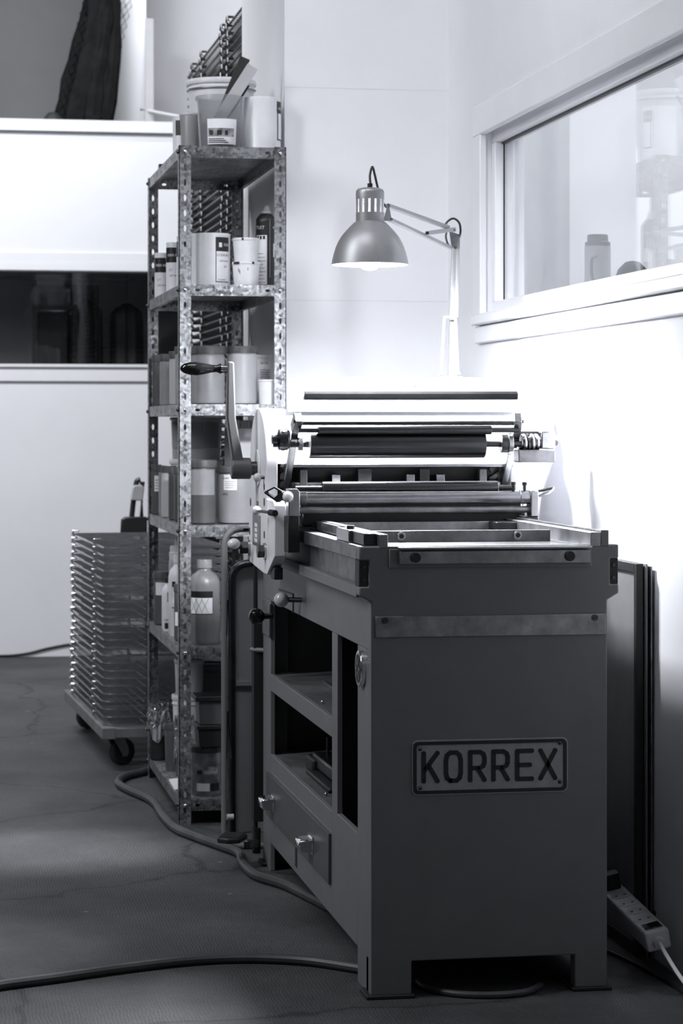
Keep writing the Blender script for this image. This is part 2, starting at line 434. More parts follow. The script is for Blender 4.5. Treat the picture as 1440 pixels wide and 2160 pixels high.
def text_mb(txt, size, sx=1.0):
    """flat lettering in the XY plane, centred; returned as a builder"""
    cu = bpy.data.curves.new('lettering', 'FONT'); cu.body = txt; cu.size = size; cu.align_x = 'CENTER'; cu.align_y = 'CENTER'; cu.resolution_u = 2
    o = bpy.data.objects.new('lettering', cu); C.objects.link(o)
    dg = bpy.context.evaluated_depsgraph_get(); dg.update()
    me = bpy.data.meshes.new_from_object(o.evaluated_get(dg))
    b = MB(); b.add([(v.co.x * sx, v.co.y, 0) for v in me.vertices], [tuple(p.vertices) for p in me.polygons])
    bpy.data.objects.remove(o); bpy.data.curves.remove(cu); bpy.data.meshes.remove(me)
    return b
def facing(cx, cy):
    """angle, seen from above, that points from (cx, cy) to the camera"""
    return math.atan2(-cy, -cx)
def patch(cx, cy, r, z0, z1, a0, a1, r1=None, n=10):
    """curved label on an upright round body, angles in degrees relative to the camera side (positive = towards the right)"""
    b = MB(); f0 = facing(cx, cy); r1 = r if r1 is None else r1
    vs = []; fs = []
    for i in range(n + 1):
        t = f0 + math.radians(a0 + (a1 - a0) * i / n)
        vs += [(cx + r * math.cos(t), cy + r * math.sin(t), z0), (cx + r1 * math.cos(t), cy + r1 * math.sin(t), z1)]
    for i in range(n): fs.append((2 * i, 2 * i + 2, 2 * i + 3, 2 * i + 1))
    # a little thickness
    m = len(vs); ext = []
    for v in vs: ext.append((cx + (v[0] - cx) * .985, cy + (v[1] - cy) * .985, v[2]))
    fs2 = [tuple(m + i for i in reversed(f)) for f in fs]
    rim = []
    for i in range(n): rim += [(2 * i + 2, 2 * i, m + 2 * i, m + 2 * i + 2), (2 * i + 1, 2 * i + 3, m + 2 * i + 3, m + 2 * i + 1)]
    rim += [(0, 1, m + 1, m), (2 * n + 1, 2 * n, m + 2 * n, m + 2 * n + 1)]
    return b.add(vs + ext, fs + fs2 + rim)
def round_text(txt, size, cx, cy, r, z, adeg, sx=1.0):
    b = text_mb(txt, size, sx); f0 = facing(cx, cy) + math.radians(adeg)
    b.v = [Vector((cx + r * math.cos(f0 + v.x / r), cy + r * math.sin(f0 + v.x / r), z + v.y)) for v in b.v]
    return b

# ================================================================== the room
XW, YB = 1.545, 7.01                      # right wall, face of the back wall block
struct(box('floor', 'floor', -3.5, 4.6, -1.0, 14.2, -.06, 0))
b = MB()
WY0, WY1, WZ0, WZ1 = 3.3, 6.53, 1.45, 1.955
b.box(XW, XW + .11, -1, YB, 0, WZ0); b.box(XW, XW + .11, -1, YB, WZ1, 3.5)
b.box(XW, XW + .11, -1, WY0, WZ0, WZ1); b.box(XW, XW + .11, WY1, YB, WZ0, WZ1)
struct(b.build('wall_right', 'wall', smooth=False))
wb = struct(box('wall_back', 'wall', 1.054, XW + .11, YB, 7.96, 0, 3.5))
box('panel_seam', 'wall_shade', 1.055, XW, YB - .0006, YB + .001, P(700, 634, Y=YB).z - .0004, P(700, 634, Y=YB).z + .0004, wb)
box('panel_seam', 'wall_shade', 1.055, XW, YB - .0006, YB + .001, P(700, 186, Y=YB).z - .0003, P(700, 186, Y=YB).z + .0003, wb)
# window in the right wall
wn = struct(thing('window_1', 'wide interior window with white wooden frame in the right wall', 'window', (XW, 5.0, WZ0)))
del wn['category']
cs = .02
zt, zb = 2.026, 1.366
b = MB(); b.box(XW - cs, XW, WY0 - .08, 6.605, WZ1 - .012, zt); b.build('casing', 'trim', wn, .003)
b = MB(); b.box(XW - cs, XW, WY1 - .012, 6.605, WZ0 - .03, WZ1 - .012); b.build('casing', 'trim', wn, .003)
b = MB(); b.box(XW - cs + .004, XW, WY0 - .08, 6.60, zb, WZ0 - .038); b.build('apron', 'trim', wn, .003)
b = MB(); b.box(XW - cs - .008, XW + .012, WY0 - .08, 6.600, WZ0 - .034, WZ0 - .004); b.build('window_sill', 'trim', wn, .004)
gx = XW + .045
for (y0, y1, z0, z1) in ((WY0, WY1, WZ1 - .035, WZ1), (WY0, WY1, WZ0, WZ0 + .03), (WY1 - .035, WY1, WZ0 + .03, WZ1 - .035), (WY0, WY0 + .035, WZ0 + .03, WZ1 - .035)):
    box('sash', 'trim', gx - .028, gx + .028, y0, y1, z0, z1, wn, .003)
box('glazing_gasket', 'black', gx - .008, gx + .002, WY0 + .03, WY1 - .03, WZ1 - .041, WZ1 - .033, wn)
box('glazing_gasket', 'black', gx - .0035, gx + .001, WY1 - .037, WY1 - .033, WZ0 + .03, WZ1 - .035, wn)
box('pane', 'glass', gx - .002, gx + .002, WY0 + .02, WY1 - .02, WZ0 + .02, WZ1 - .02, wn)
# the room behind that window
struct(box('wall_next_room_end', 'wall', XW + .11, 4.6, 8.4, 8.5, 0, 3.5))
struct(box('wall_next_room_side', 'wall', 4.5, 4.6, -1, 8.4, 0, 3.5))
struct(box('trim_1', 'trim', XW + .11, XW + .30, 3.3, 6.6, 1.44, 1.478))       # inner window board
n = 60; b = MB(); vs = []; fs = []
cy0 = 7.45; cxa, cxb = P(1036, 500, Y=cy0).x, P(1203, 500, Y=cy0).x
for i in range(n + 1):
    t = i / n; x = cxa + (cxb - cxa) * t; y = cy0 + .012 * math.sin(t * 13) + (.02 * (t - .5))
    vs += [(x, y, .05), (x + .004 * math.sin(9 * t), y, 2.9), (x, y + .004, .05), (x, y + .004, 2.9)]
for i in range(n):
    a, c = 4 * i, 4 * i + 4
    fs += [(a, c, c + 1, a + 1), (a + 3, c + 3, c + 2, a + 2), (a + 1, c + 1, c + 3, a + 3), (a + 2, c + 2, c, a)]
fs += [(0, 1, 3, 2), (4 * n, 4 * n + 2, 4 * n + 3, 4 * n + 1)]
struct(box('trim_4', 'trim', XW + .105, 4.505, cy0 - .02, cy0 + .03, 2.885, 2.93))
tag(b.add(vs, fs).build('curtain', 'curtain'), 'grey hanging curtain in the room behind the window', 'curtain')
tx = XW + .19
p = P(1260, 600, X=tx)
fl = thing('thermos_flask', 'grey thermos flask with a side handle on the inner window board', 'flask', (p.x, p.y, 1.478))
MB().lathe([(0, 0), (.034, 0), (.034, .122), (.031, .127), (0, .127)], (p.x, p.y, 1.478)).build('body', 'curtain', fl)
MB().lathe([(0, .125), (.033, .125), (.033, .135), (.027, .138), (.027, .152), (.025, .155), (0, .155)], (p.x, p.y, 1.478)).build('cup_lid', 'dgpl', fl)
MB().tube(smooth_path([(p.x - .012, p.y - .031, 1.575), (p.x - .03, p.y - .052, 1.565), (p.x - .03, p.y - .052, 1.52), (p.x - .012, p.y - .031, 1.51)]), .004).build('handle', 'dgpl', fl)
p = P(1305, 590, X=tx)
tag(MB().lathe([(0, 0), (.048, 0), (.046, .02), (.036, .05), (.018, .068), (0, .072)], (p.x + .02, p.y - .05, 1.478)).build('felt_cap', 'rubber'), 'black rounded cap lying beside the thermos flask', 'cap')
p = P(1195, 600, X=tx)
tag(MB().prism([(-.04, 0), (.04, 0), (.046, .026), (-.046, .026)], (p.x - .03, p.y, 1.478), (0, -1, 0), (0, 0, 1), (1, 0, 0), .06).build('tray_box', 'lgpl', bev=.003), 'low grey open tray on the inner window board behind the glass', 'tray')

# far partition wall with its dark window
YF = 11.95
pw = MB()
z_t, z_w1, z_w0 = 2.58, 1.895, 1.436
pw.box(-3.5, 3.0, YF, YF + .10, 0, z_w0); pw.box(-3.5, 3.0, YF, YF + .10, z_w1, z_t)
pw.box(-3.5, -1.6, YF, YF + .10, z_w0, z_w1); pw.box(1.30, 3.0, YF, YF + .10, z_w0, z_w1)
struct(pw.build('wall_far', 'wall', smooth=False))
struct(box('trim_2', 'trim', -3.5, 3.0, YF - .035, YF + .16, z_t, z_t + .055))
w2 = struct(thing('window_2', 'long dark internal window in the far partition', 'window', (-.2, YF, z_w0))); del w2['category']
box('casing', 'trim', -1.7, 1.42, YF - .018, YF, z_w1, z_w1 + .035, w2, .003)
box('casing', 'trim', -1.7, 1.42, YF - .012, YF, z_w1 + .035, z_w1 + .09, w2, .003)
box('window_sill', 'trim', -1.7, 1.42, YF - .03, YF + .02, z_w0 - .016, z_w0, w2, .003)
box('apron', 'trim', -1.7, 1.42, YF - .016, YF, z_w0 - .085, z_w0 - .016, w2, .003)
box('pane', 'glass', -1.6, 1.30, YF + .05, YF + .055, z_w0, z_w1, w2)
# what shows dimly behind the dark glass: a print screen, coats on a rail, a back wall
struct(box('wall_dark_room', 'wall', -3.5, 3.0, 13.3, 13.4, 0, 2.58))
struct(box('ceiling', 'inside', -3.5, 3.0, YF + .10, 13.4, 2.50, 2.575))
fx0, fx1 = P(68, 700, Y=12.9).x, P(208, 700, Y=12.9).x
sf = thing('printing_screen', 'dark stretched printing screen standing behind the dark window', 'printing screen', ((fx0 + fx1) / 2, 12.9, 0))
box('mesh', 'dgpl', fx0 + .03, fx1 - .03, 12.90, 12.905, .05, 1.84, sf)
for (x0, x1, z0, z1) in ((fx0, fx0 + .03, 0, 1.88), (fx1 - .03, fx1, 0, 1.88), (fx0 + .03, fx1 - .03, 1.84, 1.88), (fx0 + .03, fx1 - .03, 0, .05)):
    box('frame_bar', 'wood', x0, x1, 12.88, 12.92, z0, z1, sf)
RZ = P(200, 600, Y=12.57).z + .03
for k, (pxc, pyt, hw_) in enumerate(((180, 632, .085), (268, 640, .080))):
    q = P(pxc, pyt, Y=12.57)
    ct_ = thing('hanging_coat', ('black long coat hanging behind the dark window' if k == 0 else 'dark grey coat hanging next to the black coat behind the dark window'), 'coat', (q.x, q.y, .4))
    MB().lathe([(0, .4), (hw_ * 1.15, .4), (hw_ * 1.05, 1.0), (hw_ * 1.0, q.z - .12), (hw_ * .95, q.z - .055), (hw_ * .7, q.z - .025), (.03, q.z - .012), (.02, q.z), (0, q.z)], (q.x, q.y, 0), 48, fn=lambda t, z: (.55 + .5 * abs(math.cos(t))) * (1 + .08 * math.sin(9 * t + 3 * z))).build('cloth', 'net' if k == 0 else 'rubber', ct_)
    MB().tube(smooth_path([(q.x, q.y, q.z - .01), (q.x, q.y + .02, RZ - .01), (q.x, q.y + .012, RZ + .0125), (q.x, q.y - .012, RZ + .0125), (q.x, q.y - .02, RZ - .005)]), .004).build('hanger_hook', 'steel_dull', ct_)
rl_ = MB().box(-3.4, 2.9, 12.56, 12.58, RZ - .01, RZ + .01)
for xx in (-1.6, .05, 1.6): rl_.box(xx, xx + .012, 12.564, 12.576, RZ, 2.502)      # drop rods to the ceiling
struct(rl_.build('trim_3', 'steel_dull'))
# above the partition: further wall, pillar, rolled net, boards
struct(box('wall_far_upper', 'wall_in_shadow', -3.5, 3.0, 14.1, 14.2, 0, 4.2))
xa, xb = P(225, 100, Y=12.6).x, P(308, 100, Y=12.6).x
struct(box('wall_pillar', 'wall', xa, xb, 12.6, 12.9, 2.575, 4.2))
struct(box('wall_upper_side', 'wall', xb, 3.0, 13.2, 13.3, 2.575, 4.2))
q0, q1 = P(307, 255, Y=12.40), P(321, 40, Y=12.59)
tag(MB().bar((q0.x + .02, 12.40, 2.574), (q1.x - .015, 12.592, q1.z), .045, .02, (0, 1, 0)).build('timber_batten', 'batten', bev=.002), 'white painted batten leaning beside the pillar above the far partition', 'batten')
ra, rb = P(314, 233.6, Y=12.434), P(446, 263, Y=11.97); rb.z = 2.6425
tag(MB().tube([ra + (ra - rb) * .13, ra, rb], .008).build('thin_rod', 'trim'), 'thin white rod resting across the ledge end behind the paint tubs', 'rod')
# rolled net
ax0, ax1 = P(180, 252, Y=12.25), P(212, -30, Y=12.56)
nb = MB()
rl = random.Random(3)
for k in range(14):
    off = (rl.uniform(-.05, .07), rl.uniform(-.03, .03))
    pts = []
    for i in range(9):
        t = i / 8; wv = .10 * (1 - t) ** 1.5
        pts.append((ax0.x + (ax1.x - ax0.x) * t + off[0] * (1 + .9 * (1 - t)) - wv * .35 + .012 * math.sin(5 * t + k), ax0.y + off[1] + (ax1.y - ax0.y) * t, 2.580 + (ax1.z - 2.580) * t))
    nb.tube(pts, [.028 + .012 * math.sin(i * 1.7 + k) ** 2 + .016 * (1 - i / 8) for i in range(9)], 8)
nroll = thing('net_roll', 'black rolled up netting leaning above the far partition', 'net roll', (ax0.x, ax0.y, 2.575))
nb.build('roll', 'net', nroll)
nm = MB(); vs = []; fs = []
for i in range(15):
    for j in range(9):
        t, u = i / 14, j / 8
        vs.append((ax0.x - .19 * (1 - .55 * t) + u * .26 + (ax1.x - ax0.x) * t, ax0.y - .06 + .06 * u + (ax1.y - ax0.y) * t, 2.577 + (ax1.z - 2.577) * t * .94))
wires = MB()
for i in range(14):
    for j in range(8):
        a = vs[i * 9 + j]; d_ = vs[(i + 1) * 9 + j + 1]; c_ = vs[(i + 1) * 9 + j]; e_ = vs[i * 9 + j + 1]
        wires.tube([a, d_], .0022, 3); wires.tube([c_, e_], .0022, 3)
wires.build('loose_mesh', 'net', nroll)['kind'] = 'stuff'
tag(MB().lathe([(0, 0), (.05, 0), (.045, .02), (.025, .045), (0, .05)], (P(112, 250, Y=12.02).x, 12.02, 2.635), 20).build('sanding_pad', 'rubber'), 'small black rounded pad on the ledge of the far partition', 'pad')

# ================================================================== the proof press
XL, XR, YFR, YRE = .883, 1.368, 4.718, 6.247
press = thing('proof_press', 'grey cast iron proof press with hand crank, steel rollers and an open shelf base', 'printing press', (1.125, 5.45, 0))
def fx(px): return P(px, HY, Y=YFR).x
def fz(py, px=1000): return P(px, py, Y=YFR).z
# front casting: one outline with feet, flared shoulders and notches for the end blocks
ol = [(.883, 0), (.965, 0), (.965, .072), (1.30, .072), (1.30, 0), (1.368, 0), (1.368, .786), (1.392, .800), (1.392, .818), (1.374, .818), (1.374, .870), (1.392, .870), (1.392, .898),
      (.859, .898), (.859, .870), (.878, .870), (.878, .818), (.859, .818), (.859, .800), (.883, .788)]
fp = MB().prism(ol, (0, YFR, 0), (1, 0, 0), (0, 0, 1), (0, 1, 0), .035).build('front_panel', 'paint', press, .003)
for s_ in (0, 1):
    x0, x1 = (.8595, .879) if s_ == 0 else (1.373, 1.3915)
    eb = box('end_block', 'black', x0, x1, YFR + .004, YFR + .05, .818, .870, press, .001)
    for zz in (.831, .857): MB().cyl(((x0 + x1) / 2, YFR + .005, zz), ((x0 + x1) / 2, YFR + .0015, zz), .0035, n=12).build('screw', 'steel_dark', eb)
for x0, x1 in ((.872, .97), (1.293, 1.375)):
    box('foot_pad', 'black', x0, x1, YFR - .012, YFR + .07, 0, .008, press, .002)
    box('foot_pad', 'black', x0, x1, YRE - .07, YRE + .01, 0, .008, press, .002)
# recessed bed end with its bolted bar
box('bed_end_plate', 'paint', fx(820), fx(1246), YFR - .004, YFR + .002, fz(1197), .8925, press, .0015)
be = box('bed_end_bar', 'steel_dull', fx(840), fx(1240), YFR - .016, YFR - .003, fz(1188), fz(1161), press, .001)
for px in (873, 1197):
    c = (fx(px), 0, fz(1174))
    MB().cyl((c[0], YFR - .0165, c[2]), (c[0], YFR - .022, c[2]), .010, n=20).build('bolt', 'black', be, .001)
box('bed_lip', 'steel', fx(838), fx(1243), YFR - .02, YFR + .03, .8925, .8965, press, .0006)
# worn steel strip with slotted screws
stp = box('front_strip', 'steel_dull', fx(791), fx(1276), YFR - .004, YFR + .001, fz(1342), fz(1298), press, .001)
for px in (811, 1253):
    sc_ = MB().cyl((fx(px), YFR - .004, fz(1306)), (fx(px), YFR - .0062, fz(1306)), .0065, n=20).build('screw', 'steel_dark', stp)
    MB().bar((fx(px) - .005, YFR - .0066, fz(1306) - .002), (fx(px) + .005, YFR - .0066, fz(1306) + .002), .0006, .0014).build('screw_slot', 'black', stp)
# name plate
px0, px1, pz0, pz1 = fx(868), fx(1197), fz(1675), fz(1559)
def rrect(x0, x1, z0, z1, r, n=6):
    o = []
    for cx, cz, a0 in ((x1 - r, z0 + r, -90), (x1 - r, z1 - r, 0), (x0 + r, z1 - r, 90), (x0 + r, z0 + r, 180)):
        for k in range(n + 1):
            t = math.radians(a0 + 90 * k / n); o.append((cx + r * math.cos(t), cz + r * math.sin(t)))
    return o
npl = MB().prism(rrect(px0, px1, pz0, pz1, .012), (0, YFR, 0), (1, 0, 0), (0, 0, 1), (0, -1, 0), .002).build('name_plate', 'plate', press, .0005, label='pressed metal plate with black rim lettered KORREX')
def ring(name, m, o_, i_, y, d, par):
    n_ = len(o_)
    vs = [(a, y, b_) for a, b_ in o_] + [(a, y, b_) for a, b_ in i_] + [(a, y - d, b_) for a, b_ in o_] + [(a, y - d, b_) for a, b_ in i_]
    fs = []
    for k in range(n_):
        j = (k + 1) % n_
        fs += [(k, j, n_ + j, n_ + k), (2 * n_ + j, 2 * n_ + k, 3 * n_ + k, 3 * n_ + j), (k, 2 * n_ + k, 2 * n_ + j, j), (n_ + k, n_ + j, 3 * n_ + j, 3 * n_ + k)]
    return MB().add(vs, fs).build(name, m, par)
ring('plate_rim', 'print_black', rrect(px0 + .003, px1 - .003, pz0 + .003, pz1 - .003, .010), rrect(px0 + .0095, px1 - .0095, pz0 + .0095, pz1 - .0095, .006), YFR - .002, .0018, npl)
GL = {'K': [[(0, 0), (0, 1)], [(1, 1), (.02, .36)], [(.34, .56), (1, 0)]],
      'O': [[(.28, 0), (.72, 0), (.93, .1), (1, .28), (1, .72), (.93, .9), (.72, 1), (.28, 1), (.07, .9), (0, .72), (0, .28), (.07, .1), (.28, 0)]],
      'R': [[(0, 0), (0, 1), (.68, 1), (.92, .93), (1, .8), (1, .62), (.92, .5), (.68, .43), (0, .43)], [(.5, .43), (1, 0)]],
      'E': [[(1, 0), (0, 0), (0, 1), (1, 1)], [(0, .5), (.86, .5)]],
      'X': [[(0, 0), (1, 1)], [(0, 1), (1, 0)]]}
def stroke(pts, wd, y, d):
    b_ = MB()
    for (a0, b0), (a1, b1) in zip(pts, pts[1:]):
        v = Vector((a1 - a0, b1 - b0)); v.normalize(); n_ = Vector((-v.y, v.x)) * wd / 2; e_ = v * wd * .22
        b_.prism([(a0 - e_.x + n_.x, b0 - e_.y + n_.y), (a0 - e_.x - n_.x, b0 - e_.y - n_.y), (a1 + e_.x - n_.x, b1 + e_.y - n_.y), (a1 + e_.x + n_.x, b1 + e_.y + n_.y)], (0, y, 0), (1, 0, 0), (0, 0, 1), (0, -1, 0), d)
    for a0, b0 in pts: b_.cyl((a0, y, b0), (a0, y - d, b0), wd / 2, n=12)
    return b_
lx = [(893, 922), (940, 971), (991, 1021), (1040, 1070), (1090, 1121), (1139, 1170)]
for ch, (a, c) in zip('KORREX', lx):
    b = MB(); x0, x1 = fx(a), fx(c); z0, z1 = fz(1645), fz(1586)
    for strk in GL[ch]:
        s_ = stroke([(x0 + (x1 - x0) * u, z0 + (z1 - z0) * v) for u, v in strk], .0088, YFR - .002, .0016); b.add(s_.v, s_.f)
    b.build('letter_' + ch.lower(), 'print_black', npl)
for px, py in ((886, 1577), (1180, 1571), (886, 1659), (1180, 1653)):
    MB().sphere((fx(px), YFR - .0022, fz(py)), .004, 14, 8).build('rivet', 'steel_dark', npl)
# left side wall of the base, built of its members
def side(name, y0, y1, z0, z1, m='paint', x0=XL, t=.012, par=None, bev=.0015): return box(name, m, x0, x0 + t, y0, y1, z0, z1, par or press, bev)
TOPZ = .795
side('side_rail', YFR + .03, YRE, .690, TOPZ)                       # above the openings
side('side_stile', YFR + .03, 4.868, 0.0, .690)                     # front leg and stile
box('leg_return', 'paint', XL, XL + .05, YFR + .03, YFR + .05, 0, .075, press)
side('side_stile', 5.113, 5.18, .303, .690)                         # divider
side('side_stile', 6.113, YRE, 0, .690)                             # rear stile
box('rear_post', 'paint', XL + .012, .937, YRE - .07, YRE, 0, TOPZ, press, .002)
side('shelf_edge', 5.18, 6.113, .460, .503)
side('shelf_edge', 5.18, 6.113, .256, .299)
side('side_apron', 4.868, 5.18, .072, .305)
side('side_apron', 5.18, 6.113, .072, .256)
box('shelf_board', 'wood_shelf', XL + .012, XR - .02, 5.18, 6.18, .485, .500, press)
box('shelf_board', 'wood_shelf', XL + .012, XR - .02, 5.18, 6.18, .281, .296, press)
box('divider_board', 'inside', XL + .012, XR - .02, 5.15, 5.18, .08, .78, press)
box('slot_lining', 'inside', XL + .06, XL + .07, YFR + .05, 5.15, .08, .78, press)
box('side_panel', 'paint', XR - .014, XR, YFR + .03, YRE, .072, TOPZ, press)
box('rear_panel', 'paint', .937, XR - .014, YRE - .015, YRE, .072, .88, press)
box('rear_foot', 'paint', XR - .07, XR, YRE - .05, YRE, 0, .074, press)
box('front_foot_return', 'paint', XR - .012, XR, YFR + .03, YFR + .09, 0, .074, press)
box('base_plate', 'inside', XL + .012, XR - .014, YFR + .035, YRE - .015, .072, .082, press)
# drawer with two cast pulls
dw = box('drawer', 'drawer', XL - .007, XL + .001, 5.186, 6.146, .140, .250, press, .001)
for yc in (6.033, 5.423):
    pr = [(.0, -.016), (.030, -.012), (.034, .004), (.028, .014), (0, .016)]
    MB().prism([(-a, b_) for a, b_ in pr], (XL - .007, yc - .032, .187), (1, 0, 0), (0, 0, 1), (0, 1, 0), .064).build('pull', 'chrome', dw, .004, seg=3)
    MB().box(XL - .010, XL - .007, yc - .036, yc + .036, .168, .207).build('pull_plate', 'chrome', dw, .001)
box('latch_slot', 'black', XL - .001, XL + .004, 5.67, 5.70, .088, .132, press)
# round badge near the front corner
bd = MB().cyl((XL + .001, 4.809, .647), (XL - .010, 4.809, .647), .037, n=40).build('round_badge', 'chrome', press, .002)
MB().cyl((XL - .010, 4.809, .647), (XL - .0105, 4.809, .647), .029, n=36).build('badge_face', 'black', bd)
for k in range(6):
    a = k * PI / 3
    MB().bar((XL - .011, 4.809 + .008 * math.cos(a), .647 + .008 * math.sin(a)), (XL - .011, 4.809 + .025 * math.cos(a), .647 + .025 * math.sin(a)), .001, .006).build('badge_ray', 'steel_dull', bd)
# lever with ball on the side rail
kb = P(593, 1265, X=XL - .045)
lv = MB().cyl((XL + .002, kb.y - .02, kb.z), (XL - .035, kb.y, kb.z), .006, n=14).build('side_lever', 'steel_dark', press)
MB().sphere((kb.x, kb.y, kb.z), .0175).build('ball_knob', 'ball_grey', lv)
sl = [P(588, 1243, X=XL - .001), P(618, 1254, X=XL - .001), P(618, 1294, X=XL - .001)]
MB().bar(sl[0], sl[1], .003, .004).bar(sl[1], sl[2], .003, .004).build('lever_slot_edge', 'black', press)
# black knob and bracket on the rear stile
bk = P(547, 1300, X=XL - .04)
br = box('stop_bracket', 'steel_dull', XL - .004, XL + .002, P(571, 1300, X=XL).y, P(556, 1300, X=XL).y, P(560, 1338, X=XL).z, P(560, 1268, X=XL).z, press, .001)
MB().lathe([(0, -.035), (.006, -.035), (.008, -.012), (.018, -.004), (.021, .008), (.018, .02), (.008, .026), (0, .027)], (bk.x, bk.y, bk.z), 24, axis=(-1, 0, 0)).build('black_knob', 'black_gloss', br)
# pedal rod, pedal lever and ribbed pedal
rx, ry = .868, 6.285
MB().cyl((rx, ry, .05), (rx, ry, .77), .006, n=12).build('pedal_rod', 'black', press)
box('rod_guide', 'black', rx - .006, rx + .02, ry - .012, ry + .03, .10, .64, press)
g = P(551, 1370, Y=ry)
MB().cyl((rx - .012, ry, g.z), (rx + .05, ry - .05, g.z), .006, n=12).build('rod_pin', 'paint', press)
pa, pb = Vector((rx, ry - .02, .045)), P(520, 1782, Z=.062)
pl = MB().bar(pa, pb, .016, .022).build('pedal_lever', 'steel_dark', press, .003)
c1 = P(487, 1775, Z=.068)
dv = Vector((pb.x - pa.x, pb.y - pa.y, 0)).normalized(); sv = Vector((-dv.y, dv.x, 0))
pd = MB().prism([(-.045, -.028), (-.03, -.034), (.04, -.03), (.052, 0), (.04, .03), (-.03, .034), (-.045, .028)], c1 - dv * .01, dv, sv, (0, 0, 1), .014).build('pedal', 'black', pl, .004)
for k in range(7):
    o_ = c1 - dv * .01 + dv * (-.034 + .0115 * k) + Vector((0, 0, .014))
    MB().bar(o_ - sv * .026, o_ + sv * .026, .005, .005).build('pedal_rib', 'rubber', pl)
MB().cyl((rx, ry - .02, .02), (rx, ry - .02, .085), .011, n=16).build('pedal_joint', 'steel_dark', pl)
# bed, rails, racks
for x0, x1, xi0, xi1 in ((.859, .890, .874, .886), (1.361, 1.392, 1.365, 1.377)):
    box('bed_rail_top', 'steel_dull', x0, x1, YFR + .035, 6.24, .870, .898, press, .0015)
    box('bed_rail_web', 'steel_dull', xi0, xi1, YFR + .05, 6.24, .818, .870, press)
    box('bed_rail_foot', 'paint', x0, x1, YFR + .035, 6.24, .795, .818, press, .0015)
box('bed', 'steel', .905, 1.345, YFR + .01, 6.20, .875, .8935, press)
box('bed_bearer', 'steel_dull', fx(800), fx(818), YFR, 6.2, .893, .9215, press, .0012)
box('bed_bearer', 'steel_dull', 1.333, 1.3545, YFR, 6.2, .893, .9225, press, .0012)
box('bed_bearer_cap', 'paint', 1.355, 1.371, YFR, YFR + .05, .893, .927, press, .0012)
rk = MB(); rk.box(1.356, 1.370, YFR + .05, 6.2, .905, .921)
y = YFR + .06
while y < 5.75: rk.box(1.3565, 1.3695, y, y + .0042, .921, .9255); y += .0085
rk.build('gear_rack', 'steel_dull', press, smooth=False)
rk = MB(); rk.box(.8925, .899, YFR + .09, 6.2, .899, .915)
y = 5.15
while y < 5.75: rk.box(.8905, .8925, y, y + .0042, .903, .920); rk.box(.8925, .8995, y, y + .0042, .915, .920); y += .0085
rk.build('gear_rack', 'steel_dull', press, smooth=False)
# lock-up bars on the bed
for y0, z1, bx in ((P(900, 1143, Z=.8935).y, .917, (845, 1090)), (5.40, .918, ())):
    lb = box('lock_up_bar', 'steel_dull', .921, 1.318 if bx else 1.332, y0, y0 + .018, .8935, z1, press, .0008)
    for px in bx:
        xc = P(px, 1131, Y=y0).x
        bo = MB().cyl((xc, y0, .906), (xc, y0 - .009, .906), .0088, n=24).build('bolt', 'steel', lb, .0008)
        MB().cyl((xc, y0 - .0088, .906), (xc, y0 - .0094, .906), .0052, n=6).build('bolt_socket', 'black', lb)
box('bed_corner_block', 'steel_dark', 1.285, 1.333, 5.33, 5.42, .8935, .919, press, .002)
# stop blocks on the left rail
ya, yb_ = P(735, 1140, X=.866).y, P(709, 1140, X=.866).y
sb = box('stop_block', 'steel', .866, .899, ya, yb_, .898, .9235, press, .002)
MB().cyl((.880, (ya + yb_) / 2 - .02, .9235), (.880, (ya + yb_) / 2 - .02, .931), .0085, n=6).build('bolt', 'steel_dark', sb)
box('stop_block', 'steel_dark', .873, .899, P(767, 1140, X=.873).y, ya, .898, .9225, press, .002)

# ---- the carriage
CY, CZ, CR = 5.75, 1.038, .141
def arc(cy, cz, r, a0, a1, n):
    return [(cy + r * math.cos(math.radians(a0 + (a1 - a0) * k / n)), cz + r * math.sin(math.radians(a0 + (a1 - a0) * k / n))) for k in range(n + 1)]
prof = arc(CY, CZ, CR, 0, 180, 32) + [(5.609, .966), (5.50, .964), (5.48, .955), (5.475, .94), (5.475, .838), (5.60, .789), (5.66, .789), (5.90, .803), (5.912, .83), (5.912, .97)]
spl = MB().prism(prof, (.800, 0, 0), (0, 1, 0), (0, 0, 1), (1, 0, 0), .027).build('side_plate', 'white_enamel', press, .002)
spr = MB().prism(prof, (1.388, 0, 0), (0, 1, 0), (0, 0, 1), (1, 0, 0), .027).build('side_plate', 'white_enamel', press, .002)
cov = MB(); vs = []; fs = []; NN = 40
for k in range(NN + 1):
    a = math.radians(176 - 176 * k / NN)
    for rr in (CR - .001, CR - .007):
        for x in (.827, 1.388): vs.append((x, CY + rr * math.cos(a), CZ + rr * math.sin(a)))
for k in range(NN):
    o, p_ = 4 * k, 4 * k + 4
    fs += [(o, o + 1, p_ + 1, p_), (o + 3, o + 2, p_ + 2, p_ + 3), (o, p_, p_ + 2, o + 2), (o + 1, o + 3, p_ + 3, p_ + 1)]
fs += [(0, 2, 3, 1), (4 * NN, 4 * NN + 1, 4 * NN + 3, 4 * NN + 2)]
cov.add(vs, fs).build('cylinder_guard', 'white_enamel', press)
box('guard_ledge', 'steel', .845, 1.388, 5.585, 5.612, 1.040, 1.047, press, .001)
MB().cyl((.875, CY, CZ), (1.345, CY, CZ), .122, n=64).build('impression_cylinder', 'black', press)
